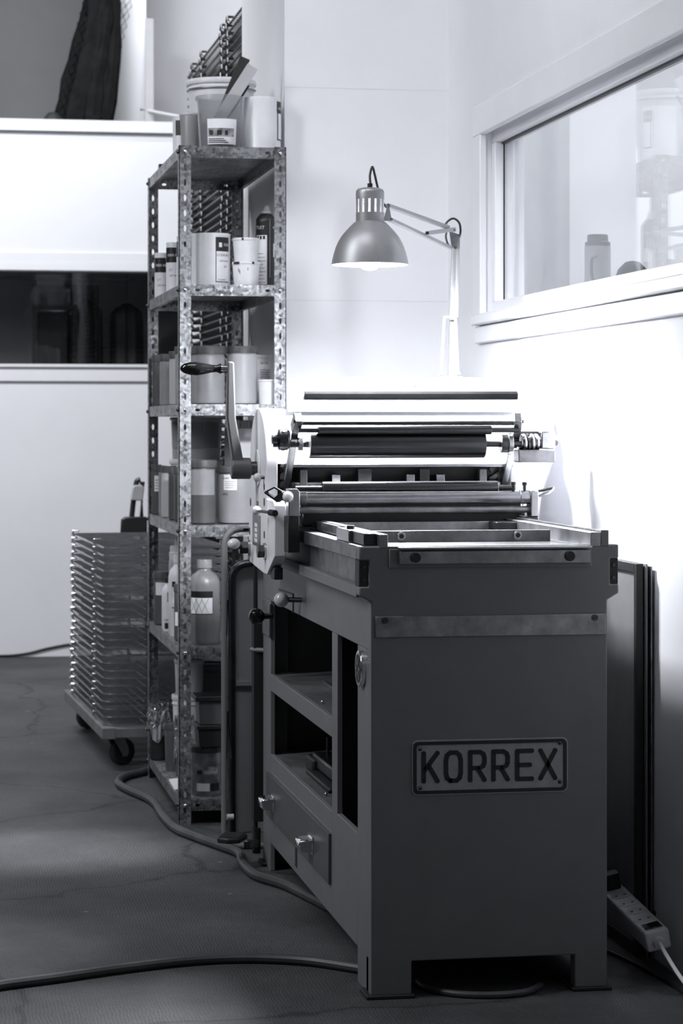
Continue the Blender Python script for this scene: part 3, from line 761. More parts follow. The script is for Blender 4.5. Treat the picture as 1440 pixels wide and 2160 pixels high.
for xg in (.848, 1.352):
    gm = MB(); gm.cyl((xg - .012, CY, CZ), (xg + .012, CY, CZ), .122, n=48)
    for k in range(40):
        a = 2 * PI * k / 40; sh = .06 if xg < 1 else -.06
        gm.bar((xg - .012, CY + .127 * math.cos(a - sh), CZ + .127 * math.sin(a - sh)), (xg + .012, CY + .127 * math.cos(a + sh), CZ + .127 * math.sin(a + sh)), .009, .012, (0, math.cos(a), math.sin(a)))
    gm.build('gear', 'steel_dark', press, smooth=False)
MB().cyl((.86, 5.605, .999), (1.36, 5.605, .999), .007, n=16).build('gripper_shaft', 'steel_dull', press)
for px in (708, 865, 928):
    xc = P(px, 1000, Y=5.595).x
    gb = MB().box(xc - .010, xc + .010, 5.590, 5.618, .984, 1.022).build('gripper_block', 'steel', press, .001)
    MB().cyl((xc, 5.590, .996), (xc, 5.584, .996), .0075, n=18).build('bolt', 'black', gb)
for px0_, px1_ in ((755, 783), (885, 905)):
    xa_, xb_ = P(px0_, 1000, Y=5.59).x, P(px1_, 1000, Y=5.59).x
    box('gripper_web', 'steel_dark', xa_, xb_, 5.588, 5.61, .982, 1.035, press, .001)
for px in (640, 1018):
    xc = P(px, 1000, Y=5.6).x
    box('bearer_ring', 'steel_dull', xc - .009, xc + .009, 5.596, 5.62, .965, 1.035, press, .002)
# feed board, leaning back over the cylinder
q = [(.861, 5.68, 1.174), (1.434, 5.68, 1.174), (1.444, 5.775, 1.2555), (.889, 5.775, 1.2555)]
nrm = (Vector(q[1]) - Vector(q[0])).cross(Vector(q[3]) - Vector(q[0])).normalized()
vs = [Vector(v) for v in q] + [Vector(v) - nrm * .006 for v in q]
fb = MB().add(vs, [(0, 1, 2, 3), (7, 6, 5, 4), (0, 4, 5, 1), (1, 5, 6, 2), (2, 6, 7, 3), (3, 7, 4, 0)]).build('feed_board', 'white_board', press, .0015)
def onboard(px, py):
    r = P(px, py, Y=1.0) - Vector((0, 0, CAMZ)); o_ = Vector((0, 0, CAMZ)); t = (Vector(q[0]) - o_).dot(nrm) / r.dot(nrm); return o_ + r * t
ga, gb_ = onboard(641, 838), onboard(1090, 838)
MB().bar(ga - nrm * -.004, gb_ - nrm * -.004, .014, .020, (0, -.5, .86)).build('paper_stop', 'net', fb, .001)
for px in (668, 795, 935, 1062):
    c = onboard(px, 829); MB().cyl(c, c + nrm * .003, .004, n=12).build('stop_screw', 'steel_dull', fb)
c = onboard(870, 812); MB().cyl(c, c + nrm * .003, .008, n=14).build('board_stud', 'steel_dull', fb)
box('rear_table', 'paint', .90, 1.42, 5.93, 6.235, 1.105, 1.125, press, .002)
for xx in (.92, 1.36):
    for yy in (5.96, 6.19): box('table_leg', 'paint', xx, xx + .03, yy, yy + .03, .89, 1.105, press)
# inking rollers and their brackets
BT = ((5.466, 1.157), (5.645, .985))
for xb_, sgn in ((.850, -1), (1.374, 1)):
    top, bot = Vector((xb_, BT[0][0], BT[0][1])), Vector((xb_, BT[1][0], BT[1][1]))
    bm_ = MB(); knee = top + (bot - top) * .16
    bm_.bar(top + Vector((-.004 * sgn, 0, 0)), knee, .018, .028).bar(knee, bot, .0165, .024)
    bk_ = bm_.build('roller_bracket', 'steel', press, .0015)
    MB().cyl(top + Vector((-.0085, 0, -.010)), top + Vector((.0085, 0, -.010)), .004, n=12).build('bolt', 'steel_dark', bk_)
MB().cyl((.85, 5.478, 1.1435), (1.374, 5.478, 1.1435), .0052, n=16).build('tie_rod', 'steel_dark', press)
def roller(name, m, x0, x1, y, z, r, s0, s1, rs, n=40):
    ro = MB().lathe([(0, 0), (r - .001, 0), (r, .001), (r, x1 - x0 - .001), (r - .001, x1 - x0), (0, x1 - x0)], (x0, y, z), n, axis=(1, 0, 0)).build(name, m, press)
    MB().cyl((s0, y, z), (s1, y, z), rs, n=16).build('shaft', 'steel_dark', ro)
    return ro
roller('rider_roller', 'roller', .900, 1.307, 5.470, 1.1275, .0105, .855, 1.372, .0058)
dr = roller('ink_drum', 'roller', .884, 1.296, 5.497, 1.0945, .0318, .80, 1.43, .0068, 56)
MB().cyl((.8835, 5.497, 1.0945), (.882, 5.497, 1.0945), .0312, n=40).build('drum_end', 'ball_white', dr)
roller('form_roller', 'roller', .915, 1.330, 5.505, .992, .0165, .85, 1.372, .007)
# collars and adjusting nuts at both drum ends
cl = MB().lathe([(0, 0), (.011, 0), (.011, .012), (.014, .013), (.024, .016), (.0245, .035), (.021, .040), (0, .040)], (.797, 5.497, 1.106), 32, axis=(1, 0, 0)).build('collar', 'steel_dark', press)
for a in (60, 130, 200, 270): MB().cyl((.823, 5.497 + .0235 * math.cos(math.radians(a)), 1.106 + .0235 * math.sin(math.radians(a))), (.823, 5.497 + .0255 * math.cos(math.radians(a)), 1.106 + .0255 * math.sin(math.radians(a))), .0045, n=12).build('collar_hole', 'black', cl)
MB().cyl((.858, 5.497, 1.0955), (.868, 5.497, 1.0955), .017, n=6).build('hex_nut', 'steel', press, .001)
MB().cyl((1.336, 5.497, 1.0955), (1.352, 5.497, 1.0955), .021, n=32).build('collar', 'steel_dark', press, .001)
MB().cyl((1.352, 5.50, 1.0955), (1.363, 5.50, 1.0955), .026, n=32).build('flange', 'steel', press, .001)
wm = MB().cyl((1.385, 5.50, 1.099), (1.432, 5.50, 1.099), .0135, n=24)
hel = [(1.388 + .040 * k / 96, 5.50 + .0165 * math.cos(2 * PI * 4 * k / 96), 1.099 + .0165 * math.sin(2 * PI * 4 * k / 96)) for k in range(97)]
wm.tube(hel, .0042, 6).build('worm', 'steel', press)
wk = box('worm_block', 'steel', 1.430, 1.464, 5.48, 5.52, 1.083, 1.124, press, .003)
MB().cyl((1.464, 5.50, 1.103), (1.474, 5.50, 1.103), .0145, n=6).build('hex_nut', 'steel', wk, .001)
box('worm_base', 'steel_dull', 1.374, 1.462, 5.475, 5.525, 1.052, 1.081, press, .002)
box('worm_backing', 'steel_dark', 1.386, 1.432, 5.515, 5.53, 1.081, 1.124, press)
# lower front of the carriage
lbk = MB().prism([(.822, .932), (.848, .932), (.848, .988), (.842, .995), (.822, .995)], (0, 5.405, 0), (1, 0, 0), (0, 0, 1), (0, 1, 0), .045).build('end_block', 'steel', press, .002)
rbk = box('end_block', 'steel', 1.386, 1.404, 5.405, 5.45, .928, .988, press, .002)
box('carriage_foot', 'steel_dark', 1.366, 1.404, 5.41, 5.60, .900, .928, press, .002)
box('carriage_foot', 'steel_dark', .822, .848, 5.41, 5.60, .850, .932, press, .002)
MB().cyl((.842, 5.427, .9725), (1.388, 5.427, .9725), .0138, n=32).build('carriage_rail', 'steel', press)
MB().cyl((.848, 5.427, .9725), (.866, 5.427, .9725), .0148, n=32).build('rail_sleeve', 'steel_dull', press, .001)
MB().cyl((1.364, 5.427, .9725), (1.386, 5.427, .9725), .0160, n=32).build('rail_sleeve', 'steel', press, .001)
MB().cyl((.842, 5.425, .9445), (1.388, 5.425, .9445), .0078, n=24).build('carriage_rail', 'steel_dull', press)
for xx, yy in ((1.355, 5.45), (1.376, 5.427), (.838, 5.43)):
    th_ = MB().cyl((xx, yy, .985), (xx, yy, 1.000), .0035, n=12); th_.cyl((xx, yy, 1.000), (xx, yy, 1.007), .0055, n=16)
    th_.build('thumb_screw', 'black', press)
hk = smooth_path([(1.404, 5.43, .985), (1.425, 5.425, .990), (1.442, 5.42, .993), (1.432, 5.41, .985), (1.405, 5.408, .975)])
MB().tube(hk, .0032, 8).build('catch_loop', 'steel', press)
box('carriage_body', 'black', .86, 1.378, 5.47, 5.90, .930, .965, press)
box('carriage_shade_plate', 'black', .862, 1.366, 5.44, 5.47, .912, .938, press)
MB().cyl((.868, 5.50, .918), (.892, 5.50, .918), .014, n=20).build('guide_wheel', 'steel_dark', press)
MB().cyl((1.34, 5.50, .935), (1.364, 5.50, .935), .014, n=20).build('guide_wheel', 'steel_dark', press)
# left latch with its white ball
lc = P(607, 1048, Y=5.385)
lt_ = MB()
A_, B_, D_, E_ = P(560, 1038, Y=5.46), P(579, 1028, Y=5.45), P(600, 1040, Y=5.41), P(584, 1055, Y=5.43)
lt_.bar(A_, B_, .006, .004).bar(B_, D_, .006, .004).bar(A_, E_, .008, .006).bar(D_, E_, .014, .012)
lt_ = lt_.build('latch', 'steel_dark', press, .001)
MB().cyl(D_ + Vector((0, 0, -.008)), lc, .0055, n=12).build('latch_stem', 'steel_dark', lt_)
MB().sphere(lc, .0125).build('ball_knob', 'ball_white', lt_)
# fittings on the left side plate
kn = P(545, 1007, X=.787)
pin = MB().cyl((.800, kn.y - .008, kn.z), (.790, kn.y, kn.z), .004, n=12).build('index_pin', 'steel_dark', spl)
MB().sphere((.785, kn.y, kn.z), .0105).build('ball_knob', 'ball_grey', spl)
kn2 = P(541, 1077, X=.772); en2 = P(576, 1082, X=.796)
MB().cyl(kn2, en2, .0036, n=12).build('lever_stem', 'steel', spl)
ev2 = (Vector(en2) - Vector(kn2)).normalized()
MB().cyl(Vector(en2) - ev2 * .018, Vector(en2) + ev2 * .012, .0075, n=16).build('lever_collar', 'steel_dark', spl)
MB().sphere(kn2, .0108).build('ball_knob', 'ball_white', spl)
kn3 = P(493, 1147, Y=5.83)
nut1 = Vector((.800, P(518, 1155, X=.79).y, P(518, 1155, X=.79).z))
MB().cyl(nut1, nut1 + Vector((-.006, 0, 0)), .020, n=24).build('washer', 'steel', spl)
MB().cyl(nut1 + Vector((-.006, 0, 0)), nut1 + Vector((-.026, 0, 0)), .0165, n=6).build('hex_nut', 'steel_dark', spl, .001)
MB().cyl(nut1 + Vector((-.02, 0, 0)), kn3, .006, n=12).build('lever_stem', 'steel_dark', spl)
MB().sphere(kn3, .0155, sz=.86).build('ball_knob', 'ball_white', spl)
nut2 = Vector((.800, P(551, 1163, X=.79).y, P(551, 1163, X=.79).z))
MB().cyl(nut2, nut2 + Vector((-.005, 0, 0)), .020, n=24).build('washer', 'steel', spl)
MB().cyl(nut2 + Vector((-.005, 0, 0)), nut2 + Vector((-.020, 0, 0)), .0165, n=6).build('hex_nut', 'steel_dark', spl, .001)
ip0, ip1 = P(533, 1148, X=.7995), P(549, 1088, X=.7995)
ipl = box('counter_plate', 'steel_dull', .7985, .8002, ip1.y, ip0.y, ip0.z, ip1.z, spl, .0004)
for k in range(4):
    zc = ip0.z + .008 + .0125 * k; yc = (ip0.y + ip1.y) / 2
    box('counter_window', 'ball_white', .7978, .7986, yc - .022, yc + .022, zc, zc + .009, spl)
for px, py, hr in ((528, 1059, .010), (557, 1059, .010), (557, 1128, .009), (526, 1120, .009), (557, 1027, .008)):
    c = P(px, py, X=.7995); MB().cyl((.8002, c.y, c.z), (.7992, c.y, c.z), hr, n=20).build('plate_hole', 'black', spl)
c = P(542, 1062, X=.799); box('index_scale', 'steel_dark', .7985, .8002, c.y - .016, c.y + .016, c.z - .016, c.z + .006, spl, .0005)
box('scraper_foot', 'black', .806, .826, 5.52, 5.58, .782, .81, press, .002)
# crank
HX0, HX1 = .735, .782
hb = MB().cyl((.800, CY, CZ - .003), (HX1, CY, CZ - .003), .0165, n=28).build('crank_shaft', 'steel_dark', press)
MB().cyl((.7995, CY, CZ - .003), (.797, CY, CZ - .003), .045, n=36).build('shaft_flange', 'white_enamel', hb, .001)
crk = MB().cyl((HX0, CY, CZ - .003), (HX1, CY, CZ - .003), .0255, n=36).build('crank_hub', 'crank', press, .003)
MB().cyl((HX0 - .0005, CY, CZ - .003), (HX0 + .001, CY, CZ - .003), .012, n=24).build('hub_bore', 'steel_dark', crk)
HT = P(480, 775, Y=CY).z
MB().prism([(HX0 + .004, CZ + .005), (HX0 + .030, CZ + .005), (HX0 + .010, 1.155), (HX0 + .006, HT + .010), (HX0 + .003, HT + .014), (HX0 - .010, HT + .014), (HX0 - .012, 1.155)],
           (0, CY - .016, 0), (1, 0, 0), (0, 0, 1), (0, 1, 0), .032).build('crank_arm', 'crank', crk, .004, seg=3)
ph = HX0 - .012
MB().cyl((ph + .003, CY, HT - .003), (ph - .012, CY, HT - .003), .010, n=20).build('handle_ferrule', 'steel', crk)
MB().lathe([(0, 0), (.011, 0), (.0125, .004), (.0085, .014), (.0095, .026), (.014, .045), (.0165, .062), (.0155, .078), (.0115, .092), (.005, .100), (0, .1015)], (ph - .009, CY, HT - .003), 32, axis=(-1, 0, 0)).build('crank_handle', 'black_gloss', crk)

# odds and ends on the press shelves
def on_side(px, py, z): return P(px, py, Z=z)
e0, e1 = Vector((1.02, 5.78, .508)), Vector((.985, 5.36, .508))
tag(MB().bar((.98, 5.84, .506), (.975, 5.40, .506), .012, .012).build('spacing_bar', 'steel_dull', bev=.001), 'thin grey spacing bar lying on the upper shelf inside the press', 'bar')
tb = thing('t_square', 'steel tee square standing on the upper shelf inside the press', 'tee square', (1.05, 5.85, .50))
MB().bar((1.05, 5.90, .4995), (1.05, 5.90, .60), .012, .03).build('head', 'steel_dull', tb)
MB().bar((1.05, 5.90, .545), (1.01, 5.30, .545), .006, .022).build('blade', 'steel_dull', tb)
tag(MB().prism([(0, 0), (.16, .02), (.14, .12), (-.02, .10)], (.93, 5.24, .5003), (1, 0, 0), (0, 1, 0), (0, 0, 1), .0012).build('paper_offcut', 'paper'), 'torn white paper offcut on the upper shelf inside the press', 'paper')
qk = thing('bench_clamp', 'dark iron clamp lying on the lower shelf inside the press', 'clamp', (1.0, 5.6, .296))
box('clamp_body', 'steel_dark', .94, 1.02, 5.48, 5.80, .312, .345, qk, .006)
box('clamp_jaw', 'black', .93, .99, 5.74, 5.84, .2965, .335, qk, .006)
MB().cyl((.96, 5.55, .345), (.96, 5.55, .385), .004, n=12).build('screw', 'steel_dark', qk)
MB().cyl((.965, 5.72, .345), (.965, 5.72, .39), .004, n=12).build('screw', 'steel_dark', qk)
MB().bar((.935, 5.45, .302), (.935, 5.78, .302), .03, .012).build('clamp_foot', 'black', qk, .004)
for k, (yy, zz, sh) in enumerate(((5.47, .5, 'upper'), (5.42, .296, 'lower'))):
    tag(MB().sphere((.91, yy, zz + .004), .004, 12, 8).build('steel_ball', 'chrome'), 'tiny shiny steel ball on the ' + sh + ' shelf inside the press', 'ball')

# ================================================================== desk lamp clamped behind the feed board
LX, LY = 1.334, 5.97
lamp = thing('desk_lamp', 'silver jointed desk lamp lit above the press, clamped behind it', 'lamp', (LX, LY, 1.125))
SY = 5.67
s0 = P(780, 557, Y=SY); SX, SZ = s0.x, s0.z
def hz(py): return P(780, py, Y=SY).z
def hr(px0_, px1_): return (P(px1_, 500, Y=SY).x - P(px0_, 500, Y=SY).x) / 2
R0 = hr(701, 861)
pr = [(R0, hz(558)), (R0 * .975, hz(546)), (R0 * .937, hz(534)), (R0 * .89, hz(522)), (R0 * .83, hz(511)), (R0 * .745, hz(499)), (R0 * .645, hz(489)), (R0 * .52, hz(478)), (R0 * .42, hz(470)), (hr(752, 810), hz(467))]
inn = [(r - .0022, z - .0008) for r, z in reversed(pr)]
MB().lathe(pr + inn + [pr[0]], (SX, SY, 0), 64).build('lamp_shade', 'lamp_metal', lamp, angle=50)
rc = hr(751, 810)
cap = MB(); vs = []; fs = []
zc0, zc1, zs0, zs1 = hz(468), hz(404), hz(449), hz(421)
NS = 14
cap.lathe([(rc, zc0 - .002), (rc, zs0)], (SX, SY, 0), 84); 
for k in range(NS):        # vent bars between the slots
    a0 = 2 * PI * (k + .18) / NS; a1 = 2 * PI * (k + .82) / NS; mm = 6; vv = []; ff = []
    for i in range(mm + 1):
        a = a0 + (a1 - a0) * i / mm
        for rr in (rc, rc - .0015):
            vv += [(SX + rr * math.cos(a), SY + rr * math.sin(a), zs0), (SX + rr * math.cos(a), SY + rr * math.sin(a), zs1)]
    for i in range(mm):
        o, p_ = 4 * i, 4 * i + 4; ff += [(o, p_, p_ + 1, o + 1), (o + 3, p_ + 3, p_ + 2, o + 2)]
    ff += [(0, 1, 3, 2), (4 * mm, 4 * mm + 2, 4 * mm + 3, 4 * mm + 1)]
    cap.add(vv, ff)
cap.lathe([(rc, zs1), (rc, zc1 - .004), (rc * .97, zc1 + .002), (rc * .86, hz(399)), (rc * .6, hz(396.5)), (0, hz(396))], (SX, SY, 0), 84)
cap.build('shade_cap', 'lamp_metal', lamp, angle=50, recalc=False)
MB().lathe([(0, zc0 + .004), (.014, zc0 + .004), (.014, hz(412)), (0, hz(412))], (SX, SY, 0), 20).build('bulb_holder', 'lgpl', lamp)
MB().cyl((SX + .0, SY, hz(397)), (SX, SY, hz(387)), .0062, n=16).build('cord_grip', 'black', lamp)
bz = SZ + .018
MB().lathe([(0, -.034), (.015, -.031), (.026, -.021), (.031, -.006), (.031, .004), (.026, .02), (.017, .04), (.013, .06), (0, .062)], (SX, SY, bz), 24).build('bulb', 'bulb', lamp)
pl_ = bpy.data.lights.new('bulb_light', 'POINT'); pl_.energy = E_LAMP * .75; pl_.shadow_soft_size = .055; pl_.color = COOL
dk = bpy.data.lights.new('shade_opening_light', 'AREA'); dk.shape = 'DISK'; dk.size = .155; dk.energy = E_LAMP; dk.color = COOL
dko = bpy.data.objects.new('shade_opening_light', dk); C.objects.link(dko); dko.location = (SX, SY, SZ + .003)   # light thrown back by the white lining
plo = bpy.data.objects.new('bulb_light', pl_); C.objects.link(plo); plo.location = (SX, SY, SZ + .004)
# arms
def at(px, py, t):
    """point on the lamp arm between the shade side (t=0) and the elbow (t=1)"""
    return P(px, py, Y=SY - .01 + (LY - SY + .01) * t)
def arm(name, a, b_, r=.0052, m='lamp_metal'): return MB().bar(a, b_, r * 2, r * 2).build(name, m, lamp, .001)
arm('upper_arm', at(818, 434, .06), at(945, 480, .90), .0050)
arm('upper_arm', at(822, 463, .06), at(950, 523, .92), .0046)
arm('spring', at(900, 492, .50), at(958, 484, .95), .0050)
MB().cyl(at(902, 492, .5) + Vector((-.003, -.008, 0)), at(902, 492, .5) + Vector((.003, .008, 0)), .004, n=14).build('pivot', 'steel_dark', lamp)
k0, k1, k2 = at(818, 428, .04), at(826, 466, .04), at(809, 466, .02)
MB().add([k0 + Vector((0, .004, 0)), k1 + Vector((0, .004, 0)), k2 + Vector((0, .004, 0)), k0 - Vector((0, .004, 0)), k1 - Vector((0, .004, 0)), k2 - Vector((0, .004, 0))],
         [(0, 1, 2), (5, 4, 3), (0, 3, 4, 1), (1, 4, 5, 2), (2, 5, 3, 0)]).build('head_joint', 'lamp_metal', lamp)
el = [P(948, 488, Y=LY - .02), P(969, 496, Y=LY - .02), P(960, 524, Y=LY - .02), P(953, 520, Y=LY - .02)]
MB().add([v + Vector((0, .006, 0)) for v in el] + [v - Vector((0, .006, 0)) for v in el], [(0, 1, 2, 3), (7, 6, 5, 4), (0, 4, 5, 1), (1, 5, 6, 2), (2, 6, 7, 3), (3, 7, 4, 0)]).build('elbow_plate', 'steel_dull', lamp)
for px, py in ((818, 434), (824, 463), (955, 486), (967, 497), (958, 523)):
    t_ = .05 if px < 900 else .93
    c = at(px, py, t_); MB().cyl(c + Vector((0, -.009, 0)), c + Vector((0, .009, 0)), .0035, n=12).build('pivot', 'steel', lamp)
pz_b = 1.19
arm('lower_arm', P(966, 498, Y=LY - .01), P(958, 790, Y=LY - .01) - Vector((0, 0, .05)), .0042)
arm('lower_arm', P(957, 520, Y=LY + .005), P(948, 790, Y=LY + .005) - Vector((0, 0, .05)), .0052)
MB().cyl(P(935, 669, Y=LY - .02), P(963, 669, Y=LY - .02), .0032, n=12).build('spring_pin', 'lamp_metal', lamp)
for pa_, pb_ in (((937, 672), (930, 790)), ((961, 672), (966, 790))):
    MB().cyl(P(*pa_, Y=LY - .02), P(*pb_, Y=LY - .02), .0036, n=12).build('spring', 'lamp_metal', lamp)
for pp in ((930, 788), (966, 788)):
    MB().cyl(P(pp[0] - 4, pp[1], Y=LY - .02), P(pp[0] + 4, pp[1], Y=LY - .02), .0045, n=12).build('spring_pin', 'lamp_metal', lamp)
bp0 = P(950, 800, Y=LY)
box('base_fork', 'lamp_metal', bp0.x - .026, bp0.x + .026, LY - .028, LY + .012, 1.20, 1.262, lamp, .003)
MB().cyl((bp0.x, LY, 1.125), (bp0.x, LY, 1.205), .010, n=16).build('post', 'lamp_metal', lamp)
box('clamp', 'lamp_metal', bp0.x - .02, bp0.x + .02, LY - .05, LY + .03, 1.1245, 1.134, lamp, .002)
cd = smooth_path([P(781, 388, Y=SY), P(780, 370, Y=SY + .005), P(785, 352, Y=SY + .012), P(790, 368, Y=SY + .02), P(797, 398, Y=SY + .03), P(806, 425, Y=SY + .04), P(816, 438, Y=SY + .03)])
MB().tube(cd, .0028, 8).build('cord', 'black', lamp)
cd = smooth_path([at(940, 478, .85) + Vector((0, .012, 0)), P(943, 468, Y=LY), P(956, 461, Y=LY + .01), P(968, 470, Y=LY + .01), P(971, 488, Y=LY + .01), P(967, 505, Y=LY + .012)])
MB().tube(cd, .0028, 8).build('cord', 'black', lamp)
cd = smooth_path([P(942, 487, Y=LY), P(940, 500, Y=LY + .005), P(944, 514, Y=LY + .008), P(950, 520, Y=LY + .01)])
MB().tube(cd, .0026, 8).build('cord', 'black', lamp)

# ================================================================== steel shelving
SX0, SX1, SY0, SY1, SH = .728, 1.036, 6.86, 7.82, 1.936
DECK = [1.934, 1.540, 1.198, .852, .505, .071]
shv = thing('shelving_unit', 'galvanized slotted angle shelving loaded with ink tubs and cans', 'shelving', ((SX0 + SX1) / 2, (SY0 + SY1) / 2, 0))
PW, PT, PITCH = .034, .0022, .0436
def post(x, y, dx, dy):
    b = MB(); nn = 44
    for k in range(nn):
        z = k * PITCH + .02
        h = PITCH if k < nn - 1 else SH - z
        b.cell((x, y, z), (dx, 0, 0), (0, 0, 1), (0, dy, 0), PW, h, .008, .020, PT)
        b.cell((x, y, z), (0, dy, 0), (0, 0, 1), (dx, 0, 0), PW, h, .008, .020, PT)
    b.box(min(x, x + dx * PW), max(x, x + dx * PW), min(y, y + dy * PT), max(y, y + dy * PT), 0, .02)
    b.box(min(x, x + dx * PT), max(x, x + dx * PT), min(y, y + dy * PW), max(y, y + dy * PW), 0, .02)
    return b.build('post', 'galv', shv, smooth=False, recalc=True)
posts = [post(SX0, SY0, 1, 1), post(SX1, SY0, -1, 1), post(SX0, SY1, 1, -1), post(SX1, SY1, -1, -1)]
for dz in DECK:
    b = MB(); L_ = .031; t = .0014; e = PT + .0004
    x0, x1, y0, y1 = SX0 + e, SX1 - e, SY0 + e, SY1 - e
    b.box(x0, x1, y0, y1, dz - .002, dz)
    # lips with oval slots, front and back
    for yy, sgn in ((y0, 1), (y1 - t, 1)):
        nc = 9; wd = (x1 - x0) / nc
        for k in range(nc):
            if k in (1, 7): b.cell((x0 + k * wd, yy, dz - L_), (1, 0, 0), (0, 0, 1), (0, 1, 0), wd, L_ - .002, .015, .0085, t)
            else: b.box(x0 + k * wd, x0 + (k + 1) * wd, yy, yy + t, dz - L_, dz - .002)
    for xx in (x0, x1 - t): b.box(xx, xx + t, y0, y1, dz - L_, dz - .002)
    b.box(x0, x1, y0, y0 + .012, dz - L_ - t, dz - L_); b.box(x0, x1, y1 - .012, y1, dz - L_ - t, dz - L_)
    b.box(x0, x0 + .012, y0, y1, dz - L_ - t, dz - L_); b.box(x1 - .012, x1, y0, y1, dz - L_ - t, dz - L_)
    b.build('shelf', 'galv', shv, smooth=False)
    zz = dz - .016
    MB().sphere((SX0 + PW * .52, SY0 - .0006, zz), .0062, 14, 8).build('bolt', 'chrome', posts[0])
    MB().sphere((SX1 - PW * .5, SY0 - .0006, zz), .0062, 14, 8).build('bolt', 'chrome', posts[1])
    MB().sphere((SX0 - .0006, SY0 + PW * .5, zz), .0062, 14, 8).build('bolt', 'steel_dark', posts[0])
    MB().sphere((SX0 - .0006, SY1 - PW * .5, zz), .0062, 14, 8).build('bolt', 'steel_dark', posts[2])

# ------------------------------------------------------------------ vessels
def geo(pxl, pxr, Y): 
    a, c = P(pxl, HY, Y=Y).x, P(pxr, HY, Y=Y).x
    return (a + c) / 2, (c - a) / 2
def top_z(py, pxc, Y): return P(pxc, py, Y=Y).z
def vessel(name, label, cat, pxl, pxr, pyt, Y, z0, kind, body, lid=None, lid_h=.018, group=None, taper=1.0, seat=0):
    cx, r = geo(pxl, pxr, Y); z1 = top_z(pyt, (pxl + pxr) / 2, Y); H_ = z1 - z0
    o = thing(name, label, cat, (cx, Y, z0), group)
    c = (cx, Y, z0)
    if kind == 'can':
        MB().lathe([(0, .003), (r * .96, .003), (r * .99, 0), (r, .002), (r * .985, .006), (r * .985, H_ - .007), (r, H_ - .003), (r * .99, H_), (r * .93, H_), (r * .90, H_ - .006), (0, H_ - .006)], c, 40).build('body', body, o)
        MB().lathe([(0, 0), (r * .80, 0), (r * .82, .002), (r * .80, .0035), (0, .0035)], (cx, Y, z1 - .006), 32).build('lid', lid or 'steel_dull', o)
    elif kind == 'jar':
        rb = r * .94
        MB().lathe([(0, .004), (rb * .8, .0), (rb * .97, .004), (rb, .012), (rb, H_ - lid_h - .008), (rb * .97, H_ - lid_h), (rb * .9, H_ - lid_h + .006), (0, H_ - lid_h + .006)], c, 40).build('body', body, o)
        MB().lathe([(0, 0), (r, 0), (r, lid_h - .004), (r * .96, lid_h), (0, lid_h)], (cx, Y, z1 - lid_h), 80, fn=lambda t, z: 1 + .010 * math.sin(40 * t)).build('lid', lid or 'lid', o, angle=60)
    elif kind == 'tub':
        MB().lathe([(0, .003), (r * .78 * taper, .0), (r * .80 * taper, .004), (r * .95, H_ - lid_h), (r * .93, H_ - lid_h + .002), (0, H_ - lid_h + .002)], c, 40).build('body', body, o)
        MB().lathe([(0, 0), (r * .97, 0), (r, .002), (r, lid_h - .003), (r * .97, lid_h), (r * .88, lid_h), (r * .86, lid_h - .003), (0, lid_h - .003)], (cx, Y, z1 - lid_h), 40).build('lid', lid or 'wpl', o)
    elif kind == 'bucket':
        MB().lathe([(0, .004), (r * .80 * taper, 0), (r * .82 * taper, .005), (r * .93, H_ - .032), (r * .98, H_ - .030), (r * .98, H_ - .026), (r * .94, H_ - .022), (r * .95, H_ - .008), (0, H_ - .008)], c, 48).build('body', body, o)
        MB().lathe([(0, 0), (r * .985, 0), (r, .003), (r, .012), (r * .98, .016), (r * .93, .016), (r * .91, .011), (0, .011)], (cx, Y, z1 - .016), 48).build('lid', lid or 'wpl', o)
    elif kind == 'bottle':
        nr = r * .42
        MB().lathe([(0, .004), (r * .85, 0), (r, .010), (r, H_ * .70), (r * .97, H_ * .75), (r * .8, H_ * .815), (nr * 1.15, H_ * .86), (nr, H_ * .88), (nr, H_ * .93), (0, H_ * .93)], c, 40).build('body', body, o)
        MB().lathe([(0, 0), (nr * 1.15, 0), (nr * 1.15, H_ * .085), (nr * 1.08, H_ * .10), (0, H_ * .10)], (cx, Y, z0 + H_ * .90), 32).build('cap', lid or 'wpl', o)
    o['r'] = r; o['h'] = H_
    return o, cx, Y, r, z1
INK = 'ink cans on the second shelf'
Z6, Z5, Z4, Z3, Z2, Z1 = [d for d in DECK]

# ---- top deck
o, cx, cy, r, z1 = vessel('lidded_bucket', 'large white lidded bucket at the back of the top shelf', 'bucket', 392, 540, 172, 7.22, Z6, 'bucket', 'wpl')
MB().tube([(cx + r * 1.0 * math.cos(a), cy + r * math.sin(a) * .98, z1 - .03 - .05 * math.sin(a * 1) ** 2 * 0) for a in [math.radians(-160 + 140 * k / 12) for k in range(13)]], .0022, 6).build('wire_handle', 'steel_dull', o)
o, cx, cy, r, z1 = vessel('paint_can', 'plain white paint can with a black side label on the top shelf', 'can', 513, 592, 208, 6.99, Z6, 'can', 'wtin')
patch(cx, cy, r * 1.003, z1 - .045, z1 - .012, 52, 92).build('label_band', 'print_black', o)
patch(cx, cy, r * 1.003, z1 - .125, z1 - .045, 54, 92).build('label_frame', 'print_black', o)
patch(cx, cy, r * 1.008, z1 - .121, z1 - .047, 58, 92).build('label_sheet', 'paper', o)
round_text('SEBEK', .010, cx, cy, r * 1.012, z1 - .033, 70).build('lettering', 'print_pale', o)
o, cx, cy, r, z1 = vessel('paint_can', 'white ink can standing behind the small tub on the top shelf', 'can', 364, 400, 246, 7.36, Z6, 'can', 'wtin')
patch(cx, cy, r * 1.004, z1 - .06, z1 - .014, -40, 40).build('label_band', 'print_black', o)
o, cx, cy, r, z1 = vessel('ink_tub', 'small grey translucent tub beside the clear tub on the top shelf', 'tub', 378, 425, 240, 7.10, Z6, 'tub', 'gpl', 'lgpl', .008)
